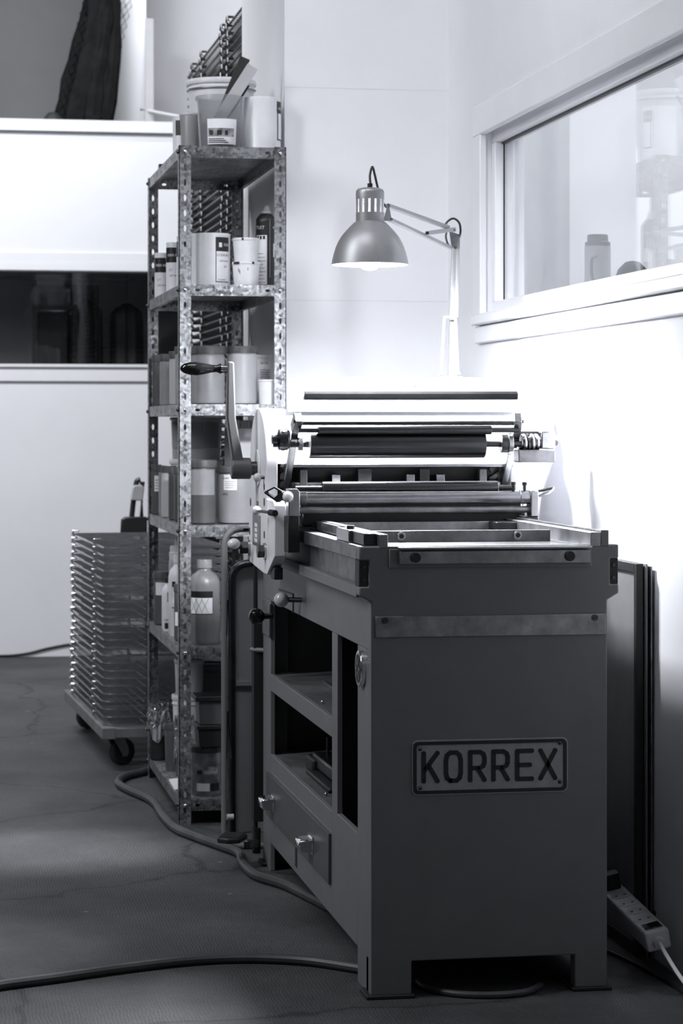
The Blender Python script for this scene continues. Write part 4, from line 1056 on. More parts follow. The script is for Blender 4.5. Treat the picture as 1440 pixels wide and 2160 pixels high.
# clear tub with tools and a picture label
cx, r = geo(412, 513, 6.965); z1 = top_z(205, 462, 6.965); H_ = z1 - Z6
ctb = thing('clear_tub', 'clear plastic food tub holding spatulas, with a printed vegetable label', 'tub', (cx, 6.965, Z6))
MB().lathe([(0, .0), (r * .80, 0), (r * .82, .004), (r * .94, H_ - .012), (r, H_ - .011), (r, H_), (r * .955, H_), (r * .93, H_ - .012), (r * .80, .006), (0, .006)], (cx, 6.965, Z6), 48).build('tub_wall', 'clear', ctb)
MB().lathe([(0, .007), (r * .79, .007), (r * .84, .05), (r * .80, .07), (r * .4, .064), (0, .06)], (cx, 6.965, Z6), 40, fn=lambda t, z: 1 - .06 * (z > .05) * (1 + math.sin(3 * t))).build('ink_residue', 'gpl', ctb)
yL = 6.965
patch(cx, yL, r * .90, Z6 + .012, Z6 + .085, -32, 48, r * .945).build('label_sheet', 'paper', ctb)
patch(cx, yL, r * .925, Z6 + .034, Z6 + .058, -30, 40, r * .945).build('label_picture', 'print_grey', ctb)
for k in range(3): patch(cx, yL, r * .915, Z6 + .016 + .005 * k, Z6 + .0185 + .005 * k, -29, 24 - 6 * k, r * .918).build('label_line', 'print_black', ctb)
for k, (a, b_) in enumerate(((-26, -16), (-6, 6), (14, 22))): patch(cx, yL, r * .935, Z6 + .038, Z6 + .052, a, b_, r * .95).build('label_mark', 'print_black', ctb)
def spatula(name, label, m, p0, p1, wd, Y0, Y1):
    a, b_ = P(p0[0], p0[1], Y=Y0), P(p1[0], p1[1], Y=Y1)
    return tag(MB().bar(a, b_, wd, .0022, (0, -1, .2)).build(name, m, bev=.0008), label, 'spatula')
spatula('spatula', 'broad pale plastic ink spatula standing in the clear tub', 'lgpl', (452, 267), (533, 140), .034, 6.957, 6.93)
spatula('spatula', 'long black ink spatula standing in the clear tub', 'bpl', (454, 274), (517, 122), .030, 6.985, 6.985)
spatula('spatula', 'thin black mixing stick poking out of the clear tub', 'bpl', (465, 273), (524, 180), .008, 6.966, 6.966)
tag(MB().prism([(-.02, 0), (.02, 0), (.028, .022), (-.012, .026)], (SX0 + .012, 7.58, Z6), (0, -1, 0), (0, 0, 1), (1, 0, 0), .022).build('tape_block', 'black', bev=.003), 'black wedge of tape on the rear edge of the top shelf', 'tape')

# ---- second shelf
o, cx, cy, r, z1 = vessel('ink_can', 'large white ink can with handwritten label on the second shelf', 'can', 403, 486, 494, 6.965, Z5, 'can', 'wtin', group=None)
patch(cx, cy, r * 1.004, z1 - .052, z1 - .012, 14, 62).build('label_band', 'print_black', o)
patch(cx, cy, r * 1.003, Z5 + .010, z1 - .052, 14, 62).build('label_frame', 'print_black', o)
patch(cx, cy, r * 1.008, Z5 + .012, z1 - .053, 16, 62).build('label_sheet', 'paper', o)
round_text('SEBEK', .011, cx, cy, r * 1.011, z1 - .034, 54).build('lettering', 'print_pale', o)
patch(cx, cy, r * 1.009, z1 - .041, z1 - .028, 24, 34).build('label_badge', 'paper', o)
round_text('S.CEADRE', .010, cx, cy, r * 1.012, z1 - .064, 38).build('handwriting', 'print_black', o)
round_text('ultramar', .010, cx, cy, r * 1.012, z1 - .080, 42).build('handwriting', 'print_black', o)
round_text('Job', .009, cx, cy, r * 1.012, z1 - .096, 46).build('handwriting', 'print_black', o)
round_text('Kwaliteit', .007, cx, cy, r * 1.012, Z5 + .017, 34).build('handwriting', 'print_black', o)
for (pl0, pr0, pt, Yc, lab) in ((326, 354, 534, 7.62, 'rearmost small white ink can with black SEBEK INKS band, second shelf'), (350, 381, 512, 7.42, 'middle small white ink can with black SEBEK INKS band, second shelf'), (372, 406, 499, 7.23, 'small ink can right behind the front post, second shelf')):
    o, cx, cy, r, z1 = vessel('ink_can', lab, 'can', pl0, pr0, pt, Yc, Z5, 'can', 'wtin', 'lgpl', group=INK)
    patch(cx, cy, r * 1.004, z1 - .062, z1 - .016, -75, 75).build('label_band', 'print_black', o)
    round_text('SEBEK INKS', .011, cx, cy, r * 1.012, z1 - .040, 4, .78).build('lettering', 'print_pale', o)
    round_text('2.7', .009, cx, cy, r * 1.012, z1 - .085, -20).build('handwriting', 'print_black', o)
    round_text('job ken', .009, cx, cy, r * 1.012, z1 - .102, 5).build('handwriting', 'print_black', o)
o, cx, cy, r, zt_ = vessel('ink_tub', 'lower of two stacked small white tubs on the second shelf', 'tub', 489, 549, 553, 6.92, Z5, 'tub', 'wpl', 'wpl', .008, taper=1.06)
for a0, a1 in ((-60, -28), (24, 34)): patch(cx, cy, r * 1.012, zt_ - .0078, zt_ - .001, a0, a1).build('ink_smear', 'print_black', o)
for a0, zz in ((-36, .02), (-30, .024), (6, .018)): patch(cx, cy, r * .90, zt_ - zz - .012, zt_ - zz, a0, a0 + 2.5, r * .95).build('ink_smear', 'print_black', o)
o, cx, cy, r, z1 = vessel('ink_tub', 'upper of two stacked small white tubs on the second shelf', 'tub', 490, 547, 503, 6.92, zt_ - .0032, 'tub', 'wpl', 'wpl', .008, taper=1.06)
patch(cx, cy, r * 1.012, z1 - .0078, z1 - .001, -18, -10).build('ink_smear', 'print_black', o)
tag(MB().lathe([(0, 0), (.040, 0), (.041, .004), (.038, .006), (0, .006)], (cx + .004, 7.06, Z5), 32).build('tub_lid', 'bpl'), 'black tub lid lying behind the stacked white tubs', 'lid')
cx, r = geo(538, 583, 7.03); z1 = top_z(437, 558, 7.03)
spc = thing('spray_can', 'dark spray can with white rear label beside the white tubs', 'spray can', (cx, 7.03, Z5))
hb_ = top_z(456, 560, 7.03) - Z5
MB().lathe([(0, .002), (r * .96, 0), (r, .004), (r * .985, .008), (r * .985, hb_ - .020), (r, hb_ - .016), (r * .9, hb_ - .008), (r * .62, hb_ + .004), (r * .40, hb_ + .010), (0, hb_ + .010)], (cx, 7.03, Z5), 40).build('body', 'bpl', spc)
MB().lathe([(0, 0), (r * .5, 0), (r * .5, .006), (r * .34, .010), (r * .30, .022), (r * .22, .025), (0, .025)], (cx, 7.03, Z5 + hb_ + .006), 24).build('nozzle', 'lgpl', spc)
patch(cx, 7.03, r * 1.005, Z5 + .01, Z5 + hb_ - .058, -58, 6).build('label_sheet', 'paper', spc)
round_text('TUIT', .014, cx, 7.03, r * 1.006, Z5 + hb_ - .036, -34).build('lettering', 'print_pale', spc)
round_text('+U', .014, cx, 7.03, r * 1.006, Z5 + hb_ - .036, 54).build('lettering', 'print_pale', spc)
patch(cx, 7.03, r * 1.006, Z5 + .03, Z5 + hb_ - .01, 20, 24).build('label_edge', 'steel_dull', spc)
patch(cx, 7.03, r * 1.006, Z5 + .090, Z5 + .130, 44, 70).build('label_arrow', 'paper', spc)
for k in range(3): patch(cx, 7.03, r * 1.010, Z5 + hb_ - .070, Z5 + hb_ - .060, -52 + 18 * k, -40 + 18 * k).build('label_symbol', 'print_black', spc)
for k in range(9): patch(cx, 7.03, r * 1.009, Z5 + .014 + .0105 * k, Z5 + .0165 + .0105 * k, -54, 0 - 7 * (k % 3)).build('label_line', 'print_grey', spc)

# ---- third shelf
o, cx, cy, r, z1 = vessel('ink_jar', 'scuffed grey ink jar behind the crank handle on the third shelf', 'jar', 402, 476, 730, 6.965, Z4, 'jar', 'gpl', 'lid', .024)
o, cx, cy, r, z1 = vessel('ink_jar', 'tall pale grey ink jar with ribbed lid on the third shelf', 'jar', 477, 544, 731, 6.99, Z4, 'jar', 'lgpl', 'lid', .020)
o, cx, cy, r, z1 = vessel('ink_jar', 'white printed plastic jar at the back right of the third shelf', 'jar', 532, 573, 749, 7.14, Z4, 'tub', 'wpl', 'wpl', .010, taper=1.1)
round_text('erra', .014, cx, cy, r * .965, z1 - .024, 14).build('lettering', 'print_black', o)
for k in range(7): patch(cx, cy, r * .955, z1 - .046 - .007 * k, z1 - .044 - .007 * k, -10, 60 - 8 * (k % 3)).build('label_line', 'print_grey', o)
o, cx, cy, r, z1 = vessel('ink_tub', 'small white square tub tilted at the right end of the third shelf', 'tub', 544, 592, 801, 6.935, Z4, 'tub', 'wpl', 'wpl', .006, taper=1.12)
for k, (a, b_, t_, Yc, m) in enumerate(((320, 345, 749, 7.70, 'dgpl'), (336, 367, 747, 7.48, 'gpl'), (356, 392, 741, 7.26, 'lgpl'), (368, 406, 731, 7.10, 'gpl'))):
    vessel('ink_jar', ('rearmost dark narrow ink jar on the third shelf', 'narrow grey ink jar in front of the dark one on the third shelf', 'narrow pale ink jar with dark lid on the third shelf', 'narrow ink jar right behind the front post on the third shelf')[k], 'jar', a, b_, t_, Yc, Z4, 'jar', m, 'lid', .022, group='narrow jars on the third shelf')

# ---- fourth shelf
for k, (a, b_, t_, Yc, m) in enumerate(((319, 341, 980, 7.70, 'dgpl'), (334, 351, 982, 7.62, 'gpl'), (340, 372, 983, 7.44, 'lgpl'), (354, 390, 985, 7.26, 'dgpl'), (366, 402, 985, 7.14, 'dgpl'))):
    o, cx, cy, r, z1 = vessel('ink_jar', ('rearmost grey ink jar with white paper label, fourth shelf', 'slim grey ink jar half hidden behind its neighbours, fourth shelf', 'pale ink jar on the fourth shelf', 'dark slim ink jar leaning next to the pale one, fourth shelf', 'dark ink jar right behind the front post, fourth shelf')[k], 'jar', a, b_, t_, Yc, Z3, 'jar', m, 'lid', .020, group='jars on the fourth shelf')
    if k in (0, 4):
        patch(cx, cy, r * .955, Z3 + .075, Z3 + .125, -25, 75).build('label_sheet', 'paper', o)
        if k == 0:
            for i in range(4): patch(cx, cy, r * .97, Z3 + .083 + .009 * i, Z3 + .0855 + .009 * i, -15, 40).build('label_line', 'print_grey', o)
o, cx, cy, r, z1 = vessel('ink_jar', 'wide dark ink jar half full, next to the square canister', 'jar', 398, 457, 970, 6.965, Z3, 'jar', 'dgpl', 'lid', .022)
patch(cx, cy, r * .952, Z3 + .085, z1 - .028, -60, 60).build('clear_upper_wall', 'gpl', o)
o, cx, cy, r, z1 = vessel('canister', 'large grey canister with white paper label, fourth shelf', 'canister', 456, 546, 982, 6.985, Z3, 'jar', 'gpl', 'lid', .020)
patch(cx, cy, r * .955, z1 - .070, z1 - .026, -42, -2).build('label_sheet', 'paper', o)
round_text('AQUASET - NAA 132', .0062, cx, cy, r * .966, z1 - .036, -22).build('lettering', 'print_black', o)
for i in range(4): patch(cx, cy, r * .965, z1 - .046 - .006 * i, z1 - .0442 - .006 * i, -38, -8 - 4 * (i % 2)).build('label_line', 'print_grey', o)
round_text('8002', .009, cx, cy, r * .962, z1 - .082, -36).build('lettering', 'print_black', o)
# wide tub at the back with a bucket standing on it
o, cx, cy, r, z1 = vessel('lidded_tub', 'wide white lidded tub under the labelled bucket, fourth shelf', 'tub', 357, 470, 968, 7.57, Z3, 'bucket', 'wpl', 'wpl')
o, cx, cy, r, z2 = vessel('lidded_bucket', 'grey bucket with framed labels standing on the wide white tub', 'bucket', 358, 469, 880, 7.57, z1 - .0048, 'tub', 'lgpl', 'lgpl', .010, taper=1.12)
for a0, a1 in ((-70, -30), (-27, 18), (20, 60)): patch(cx, cy, r * .945, z1 + .035, z2 - .016, a0, a1, r * .965).build('label_sheet', 'table_panel', o)
bx = thing('card_box', 'open box of printed cards on the fourth shelf behind the crank', 'box', (1.0, 7.25, Z3))
q0_, q1_ = P(494, 908, Y=7.2), P(536, 908, Y=7.2)
box('tray', 'wpl', q0_.x, min(q1_.x, 1.02), 7.12, 7.44, Z3, P(500, 903, Y=7.12).z, bx, .002)
for k in range(9):
    xx = q0_.x + .004 + k * .0052
    if xx < 1.012: box('card', 'print_grey' if k % 2 else 'paper', xx, xx + .0035, 7.14, 7.42, Z3 + .15, P(500, 886, Y=7.14).z - .001 * (k % 3), bx)

# ---- fifth shelf
o, cx, cy, r, z1 = vessel('chemical_bottle', 'large milky bottle with black banded hazard label, fifth shelf', 'bottle', 398, 464, 1180, 6.965, Z2, 'bottle', 'bottle', 'gpl')
patch(cx, cy, r * 1.006, Z2 + .088, Z2 + .155, -62, 32).build('label_frame', 'print_black', o)
patch(cx, cy, r * 1.012, Z2 + .0905, Z2 + .136, -60, 30).build('label_sheet', 'paper', o)
for a0, sg in ((-42, 1), (-42, -1), (-20, 1), (-20, -1), (2, 1), (2, -1)):
    f0 = facing(cx, cy); pts = []
    for i in range(5):
        u = i / 4; a = f0 + math.radians(a0 + (sg * (u - .5)) * 26); pts.append((cx + r * 1.015 * math.cos(a), cy + r * 1.015 * math.sin(a), Z2 + .092 + .042 * u))
    MB().tube(pts, .0006, 4).build('hazard_line', 'print_black', o)
o, cx, cy, r, z1 = vessel('ink_jar', 'rear grey jar with ribbed dark lid and paper label, fifth shelf', 'jar', 323, 362, 1205, 7.66, Z2, 'jar', 'dgpl', 'lid', .024)
patch(cx, cy, r * .955, Z2 + .095, Z2 + .135, -50, 60).build('label_sheet', 'paper', o)
o, cx, cy, r, z1 = vessel('squeeze_bottle', 'white squeeze bottle with black cap and dark base print, fifth shelf', 'bottle', 341, 366, 1218, 7.42, Z2, 'bottle', 'wpl', 'bpl')
patch(cx, cy, r * 1.01, Z2 + .008, Z2 + .026, -30, 70).build('label_band', 'print_black', o)
round_text('OMO', .012, cx, cy, r * 1.014, Z2 + .034, 8).build('lettering', 'print_black', o)
patch(cx, cy, r * 1.01, Z2 + .09, Z2 + .12, -5, 30).build('label_picture', 'print_grey', o)
o, cx, cy, r, z1 = vessel('dropper_bottle', 'tall white nozzle bottle with a black side label, fifth shelf', 'bottle', 355, 396, 1170, 7.24, Z2, 'bottle', 'wpl', 'wpl')
patch(cx, cy, r * 1.008, Z2 + .085, Z2 + .165, -38, -16).build('label_frame', 'print_black', o)
patch(cx, cy, r * 1.016, Z2 + .088, Z2 + .148, -36, -18).build('label_sheet', 'paper', o)
o, cx, cy, r, z1 = vessel('ink_jar', 'small dark jar with paper label just behind the front post, fifth shelf', 'jar', 366, 402, 1232, 7.08, Z2, 'jar', 'dgpl', 'lid', .022)
patch(cx, cy, r * .96, Z2 + .045, Z2 + .085, -60, -30).build('label_sheet', 'paper', o)
o, cx, cy, r, z1 = vessel('wash_bottle', 'white bottle with wide ribbed cap at the back of the fifth shelf', 'bottle', 356, 404, 1134, 7.56, Z2, 'bottle', 'lgpl', 'wpl')
zc = P(370, 1188, Y=7.56).z
MB().lathe([(0, 0), (r * .55, 0), (r * .95, .012), (r * .98, .034), (r * .9, .036), (r * .92, .050), (r * .8, .056), (0, .056)], (cx, 7.56, zc), 32).build('ribbed_cap', 'wpl', o)

# ---- bottom shelf
jar_z = P(328, 1482, Y=7.60).z
o, cx, cy, r, z1 = vessel('foil_covered_jar', 'black jar wrapped in crumpled foil at the rear of the bottom shelf', 'jar', 314, 354, 1484, 7.70, Z1, 'jar', 'bpl', 'lid', .012)
rf = random.Random(11)
def foil(par, cx, cy, z0, z1, r0, r1, seed):
    rr = random.Random(seed); b = MB(); n_, m_ = 30, 8; vs = []; fs = []
    for i in range(m_ + 1):
        t = i / m_
        for k in range(n_):
            a = 2 * PI * k / n_; r_ = (r0 + (r1 - r0) * t) * (1 + rr.uniform(-.14, .16)); vs.append((cx + r_ * math.cos(a), cy + r_ * math.sin(a), z0 + (z1 - z0) * t + rr.uniform(-.008, .008) * (i < m_) - (.03 * max(0, math.sin(2 * a + seed)) if i == 0 else 0)))
    for i in range(m_):
        for k in range(n_):
            k2 = (k + 1) % n_; fs.append((i * n_ + k, i * n_ + k2, (i + 1) * n_ + k2, (i + 1) * n_ + k))
    c_ = len(vs); vs.append((cx, cy, z1 - .002))
    for k in range(n_): fs.append((m_ * n_ + k, m_ * n_ + (k + 1) % n_, c_))
    return b.add(vs, fs).build('foil_wrap', 'foil', par, smooth=False)
foil(o, cx, cy, z1 - .085, z1 + .004, r * 1.28, r * 1.02, 5)
o, cx, cy, r, z1 = vessel('ink_tub', 'dark grey tapered tub beside the foil covered jar', 'tub', 346, 386, 1524, 7.46, Z1, 'tub', 'dgpl', 'dgpl', .022, taper=1.05)
o, cx, cy, r, z1 = vessel('foil_covered_jar', 'grey jar wrapped in foil just behind the front post', 'jar', 369, 406, 1511, 7.34, Z1, 'jar', 'dgpl', 'lid', .012)
foil(o, cx, cy, z1 - .12, z1 + .004, r * 1.10, r * 1.02, 9)
o, cx, cy, r, zb_ = vessel('lidded_bucket', 'white lidded bucket at the back of the bottom shelf', 'bucket', 362, 432, 1464, 7.52, Z1, 'bucket', 'wpl', 'wpl')
o, cx, cy, r, z1 = vessel('lidded_bucket', 'tall pale bucket stacked on the white lidded bucket, bottom shelf', 'bucket', 367, 430, 1390, 7.52, zb_ - .0048, 'tub', 'lgpl', 'lgpl', .012, taper=1.1)
tag(MB().prism([(0, 0), (.045, .03), (.040, .23), (.004, .21)], (SX0 + .006, 7.035, Z1), (1, 0, 0), (0, 1, 0), (0, 0, 1), .004).build('paper_sheet', 'paper'), 'folded white paper lying on the bottom shelf by the front post', 'paper')
cx, r = geo(402, 468, 6.96); zk = P(434, 1572, Y=6.96).z
kg = thing('metal_keg', 'dented grey metal ink keg with rolled hoops on the bottom shelf', 'keg', (cx, 6.96, Z1))
Hk = zk - Z1
MB().lathe([(0, .004), (r * .96, 0), (r, .004), (r * .985, .012), (r * .985, Hk * .30), (r * 1.01, Hk * .33), (r * .985, Hk * .36), (r * 1.01, Hk * .39), (r * .985, Hk * .42), (r * .985, Hk * .62), (r * 1.01, Hk * .65), (r * .985, Hk * .68), (r * 1.01, Hk * .71), (r * .985, Hk * .74), (r * .985, Hk - .014), (0, Hk - .014)], (cx, 6.96, Z1), 48).build('body', 'steel_dull', kg)
MB().lathe([(0, 0), (r, 0), (r * 1.02, .003), (r * 1.02, .014), (r * .98, .018), (0, .018)], (cx, 6.96, zk - .018), 48).build('lid', 'bpl', kg)
patch(cx, 6.96, r * 1.004, Z1 + Hk * .45, Z1 + Hk * .60, -40, 45).build('label_sheet', 'print_grey', kg)
patch(cx, 6.96, r * 1.012, Z1 + Hk * .45, Z1 + Hk * .53, -36, -14).build('label_mark', 'print_black', kg)
patch(cx, 6.96, r * 1.006, Z1 + Hk * .10, Z1 + Hk * .26, -38, 12).build('label_sheet', 'print_pale', kg)
patch(cx, 6.96, r * 1.006, Z1 + Hk * .10, Z1 + Hk * .26, 16, 55).build('label_mark', 'print_black', kg)
round_text('LET', .014, cx, 6.96, r * .995, Z1 + Hk * .84, 22).build('lettering', 'print_black', kg)
round_text('RISK', .013, cx, 6.96, r * 1.012, Z1 + Hk * .565, -10).build('lettering', 'print_black', kg)
# two dark boxes piled on the keg
xk0, xk1 = P(414, 1550, Y=6.96).x, P(478, 1550, Y=6.96).x
zz = [P(440, 1531, Y=6.9).z, P(440, 1470, Y=6.9).z]
b1 = thing('storage_box', 'black lidded box standing on the metal keg', 'box', ((xk0 + xk1) / 2, 6.96, zk))
MB().prism([(xk0 + .004, zk), (xk1 - .004, zk), (xk1, zz[0] - .012), (xk0, zz[0] - .012)], (0, 6.91, 0), (1, 0, 0), (0, 0, 1), (0, 1, 0), .11).build('box_body', 'bpl', b1, .003)
box('lid', 'bpl', xk0 - .004, xk1 + .002, 6.905, 7.025, zz[0] - .012, zz[0], b1, .002)
b2 = thing('storage_box', 'grey lidded box on top of the black box', 'box', ((xk0 + xk1) / 2, 6.96, zz[0]))
MB().prism([(xk0 + .006, zz[0]), (xk1 - .004, zz[0]), (xk1, zz[1] - .014), (xk0 + .002, zz[1] - .014)], (0, 6.912, 0), (1, 0, 0), (0, 0, 1), (0, 1, 0), .106).build('box_body', 'dgpl', b2, .003)
box('lid', 'bpl', xk0 - .008, xk1 + .002, 6.905, 7.025, zz[1] - .014, zz[1], b2, .002)
o, cx, cy, r, z1 = vessel('ink_tub', 'pale tall tub behind the boxes on the bottom shelf', 'tub', 412, 474, 1478, 7.24, Z1, 'tub', 'wpl', 'bpl', .02, taper=1.0)
o, cx, cy, r, z1 = vessel('lidded_bucket', 'large dark grey bucket at the back right of the bottom shelf', 'bucket', 404, 484, 1398, 7.64, Z1, 'bucket', 'dgpl', 'dgpl')

# ================================================================== wire drying trays
def tray_mesh(Wd, Ln, nw, hooks, r_e=.0028, r_w=.0020, ph=.026):
    b = MB(); x0, x1, y0, y1 = -Wd / 2, Wd / 2, -Ln / 2, Ln / 2; ch = .035
    edge = [(x0 + .02, y0, 0), (x1 - .02, y0, 0), (x1, y0 + ch, 0), (x1, y1 - ch, 0), (x1 - .02, y1, 0), (x0 + .02, y1, 0), (x0, y1 - ch, 0), (x0, y0 + ch, 0)]
    b.tube(edge, r_e, 5, closed=True)
    for k in range(nw):
        y = y0 + .02 + (Ln - .04) * k / (nw - 1)
        b.tube([(x0 + (.006 if .03 < y - y0 < Ln - .03 else .02), y, .003), (x1 - (.006 if .03 < y - y0 < Ln - .03 else .02), y, .003)], r_w, 3, caps=False)
    for x in (x0 + Wd * .33, x1 - Wd * .33): b.tube([(x, y0 + .004, -.002), (x, y1 - .004, -.002)], r_w * 1.2, 3, caps=False)
    return b
def hook_mesh(x, y, sg, h, r=.0026):
    # bent wire loop by which one tray stands on the next
    pts = [(x, y - .022, -.002), (x - sg * .012, y - .022, h * .35), (x - sg * .012, y - .012, h), (x + sg * .009, y - .005, h), (x + sg * .009, y + .005, h), (x - sg * .012, y + .012, h), (x - sg * .012, y + .022, h * .35), (x, y + .022, -.002)]
    return MB().tube(pts, r, 5)
def make_tray(name, label, Wd, Ln, nw, hy, ph, m, loc, rot, group, re_=.0028, rh=.0026):
    root = thing(name, label, 'drying tray', loc, group)
    root.rotation_euler = (0, 0, rot)
    tray_mesh(Wd, Ln, nw, hy, r_e=re_, ph=ph).build('wire_grid', m, root, local=True, smooth=False, recalc=False)
    for sg, xx in ((1, -Wd / 2), (-1, Wd / 2)):
        for yy in hy: hook_mesh(xx, yy, sg, ph - .88 * (re_ + rh), rh).build('hook', m, root, local=True, smooth=False, recalc=False)
    return root
def nth(n): return '%d%s' % (n, 'th' if 10 <= n % 100 <= 20 else {1: 'st', 2: 'nd', 3: 'rd'}.get(n % 10, 'th'))
# low stack on the dolly
dn, df = P(215.8, 1536.8, Z=.137), P(134.6, 1454.9, Z=.137)
rot = math.atan2(-(df.x - dn.x), df.y - dn.y)
dl = (df - dn).length
uy = Vector((-math.sin(rot), math.cos(rot), 0)); ux = Vector((math.cos(rot), math.sin(rot), 0))
DW = .45
dc = dn + uy * dl / 2 + ux * DW / 2
dol = thing('dolly', 'flat timber dolly on swivel casters carrying the low stack of wire trays', 'dolly', (dc.x, dc.y, 0)); dol.rotation_euler = (0, 0, rot)
def dbox(name, m, x0, x1, y0, y1, z0, z1, par=dol, bev=.002): return MB().box(x0, x1, y0, y1, z0, z1).build(name, m, par, bev, local=True)
dbox('side_beam', 'wood', -DW / 2, -DW / 2 + .045, -dl / 2, dl / 2, .100, .137)
dbox('side_beam', 'wood', DW / 2 - .045, DW / 2, -dl / 2, dl / 2, .100, .137)
for yy in (-dl / 2, -dl / 2 + .30, 0, dl / 2 - .36, dl / 2 - .075): dbox('cross_board', 'wood', -DW / 2 + .045, DW / 2 - .045, yy, yy + .075, .104, .135)
for sx_, sy_, yaw in ((-1, -1, 62), (1, -1, 20), (-1, 1, 74), (1, 1, 40)):
    wx, wy = sx_ * (DW / 2 - .055), sy_ * (dl / 2 - .10)
    dbox('caster_plate', 'caster', wx - .035, wx + .035, wy - .035, wy + .035, .095, .1005)
    T_ = Matrix.Translation((wx, wy, 0)) @ Matrix.Rotation(math.radians(-yaw), 4, 'Z')
    f2 = MB()
    for s2 in (-1, 1): f2.prism([(-.02, .096), (.022, .096), (.040, .058), (.036, .030), (.018, .030)], (s2 * .020 - .0015, 0, 0), (0, 1, 0), (0, 0, 1), (1, 0, 0), .003)
    f2.xform(T_).build('caster_fork', 'caster', dol, local=True)
    MB().lathe([(0, -.015), (.040, -.015), (.045, -.011), (.045, .011), (.040, .015), (0, .015)], (0, .028, .045), 36, axis=(1, 0, 0)).xform(T_).build('caster_wheel', 'rubber', dol, local=True)
    MB().cyl((-.024, .028, .045), (.024, .028, .045), .012, n=20).xform(T_).build('wheel_hub', 'caster', dol, local=True)
ph = .0255; NT = 24; TL, TW = dl - .10, DW - .03
t0 = make_tray('drying_tray', 'bottom wire drying tray of the low stack, lying on the timber dolly', TW, TL, 25, (-TL * .30, TL * .30), ph, 'wire', (dc.x, dc.y, .1412), rot, 'wire trays stacked on the dolly')
for k in range(1, NT):
    c = copy_tree(t0); jx, jy = random.uniform(-.004, .004), random.uniform(-.006, .006)
    c.location = (dc.x + jx, dc.y + jy, .1412 + ph * k)
    c.rotation_euler = (0, 0, rot + random.uniform(-.004, .004))
    c['label'] = nth(NT - k) + ' wire drying tray from the top of the low stack on the dolly' if k < NT - 1 else 'topmost wire drying tray of the low stack on the dolly'
# tall stack behind the wall end
TX0, TY0, TY1 = 1.072, 8.02, 9.80
TWd = .56; nT = 82; ph2 = .0293
t1 = make_tray('drying_tray', 'bottom wire drying tray of the tall stack behind the wall end', TWd, TY1 - TY0, 46, (-.50, -.33, .30, .62), ph2, 'wire_dark', (TX0 + TWd / 2, (TY0 + TY1) / 2, .1722), 0, 'wire trays in the tall stack', .0042, .0038)
for k in range(1, nT):
    c = copy_tree(t1); c.location = (TX0 + TWd / 2 + random.uniform(-.003, .003), (TY0 + TY1) / 2 + random.uniform(-.005, .005), .1722 + ph2 * k)
    c['label'] = nth(nT - k) + ' wire drying tray from the top of the tall stack behind the wall end' if k < nT - 1 else 'topmost wire drying tray of the tall stack behind the wall end'
d2 = thing('dolly', 'dolly under the tall stack of wire trays behind the wall end', 'dolly', (TX0 + TWd / 2, (TY0 + TY1) / 2, 0))
for x in (TX0, TX0 + TWd - .06): MB().box(x, x + .06, TY0, TY1, .11, .167).build('side_beam', 'wood', d2)
for y in (TY0, TY1 - .08): MB().box(TX0 + .06, TX0 + TWd - .06, y, y + .08, .115, .165).build('cross_board', 'wood', d2)
for x in (TX0 + .03, TX0 + TWd - .03):
    for y in (TY0 + .1, TY1 - .1):
        MB().cyl((x - .015, y, .05), (x + .015, y, .05), .05, n=28).build('caster_wheel', 'rubber', d2)
        MB().box(x - .022, x + .022, y - .02, y + .02, .06, .112).build('caster_fork', 'caster', d2)
# folded chair standing behind the trays
fc = thing('folded_chair', 'black folded chair with a grey plastic corner behind the low wire trays', 'chair', (P(292, 1040, Y=9.9).x, 9.9, 0))
def cp(px, py, Y=9.9): return P(px, py, Y=Y)
MB().tube(smooth_path([cp(277, 1100), cp(281, 1060), cp(287, 1022), cp(290, 1014), cp(296, 1012)]) , .011, 10).build('side_tube', 'bpl', fc)
MB().tube([cp(277, 1100), (cp(268, 1100).x, 9.9, .0)], .011, 10).build('leg', 'bpl', fc)
MB().tube([cp(300, 1016), cp(298, 1100), (cp(320, 1100).x, 9.92, .0)], .011, 10).build('leg', 'bpl', fc)
a_, b_ = cp(281, 1022), cp(304, 1056)
MB().prism([(0, 0), (.048, -.002), (.055, .05), (.045, .062), (.014, .062), (.006, .05)], (cp(275, 1055).x, 9.872, cp(275, 1055).z), (1, 0, 0), (0, 0, 1), (0, 1, 0), .045).build('corner_cap', 'lgpl', fc, .004)
MB().prism([(0, -.05), (.11, -.05), (.11, .03), (.02, .03), (.004, .02)], (cp(252, 1105).x, 9.86, cp(252, 1105).z), (1, 0, 0), (0, 0, 1), (0, 1, 0), .03).build('seat_edge', 'bpl', fc, .006)

# ================================================================== folded table between shelving and press
ft = thing('folding_table', 'folded table with rounded tube legs leaning between shelving and press', 'table', (1.0, 6.45, 0))
YT = 6.44
def tp(px, py, Y=YT): return P(px, py, Y=Y)
def rounded(pts, r=.03, n=5):
    pts = [Vector(p) for p in pts]; out = [pts[0]]
    for a, b, c in zip(pts, pts[1:], pts[2:]):
        u, v = (a - b).normalized(), (c - b).normalized()
        for k in range(n + 1):
            t = k / n; out.append((b + u * r) * (1 - t) ** 2 + b * 2 * t * (1 - t) + (b + v * r) * t * t)
    out.append(pts[-1]); return out
ztp, zbt = tp(500, 1116).z, .0082
xL_ = tp(473, 1400).x
MB().tube(rounded([(1.30, YT, ztp), (xL_, YT, ztp), (xL_, YT, zbt), (1.30, YT, zbt)], .05, 8), .0085, 12).build('tube_leg', 'paint', ft)
xi_ = tp(492, 1400).x
MB().tube(rounded([(1.26, YT + .03, tp(500, 1190).z), (xi_, YT + .03, tp(500, 1190).z), (xi_, YT + .03, -.0003)], .05, 8), .011, 12).build('tube_leg', 'steel_dark', ft)
xp_ = tp(497, 1400).x
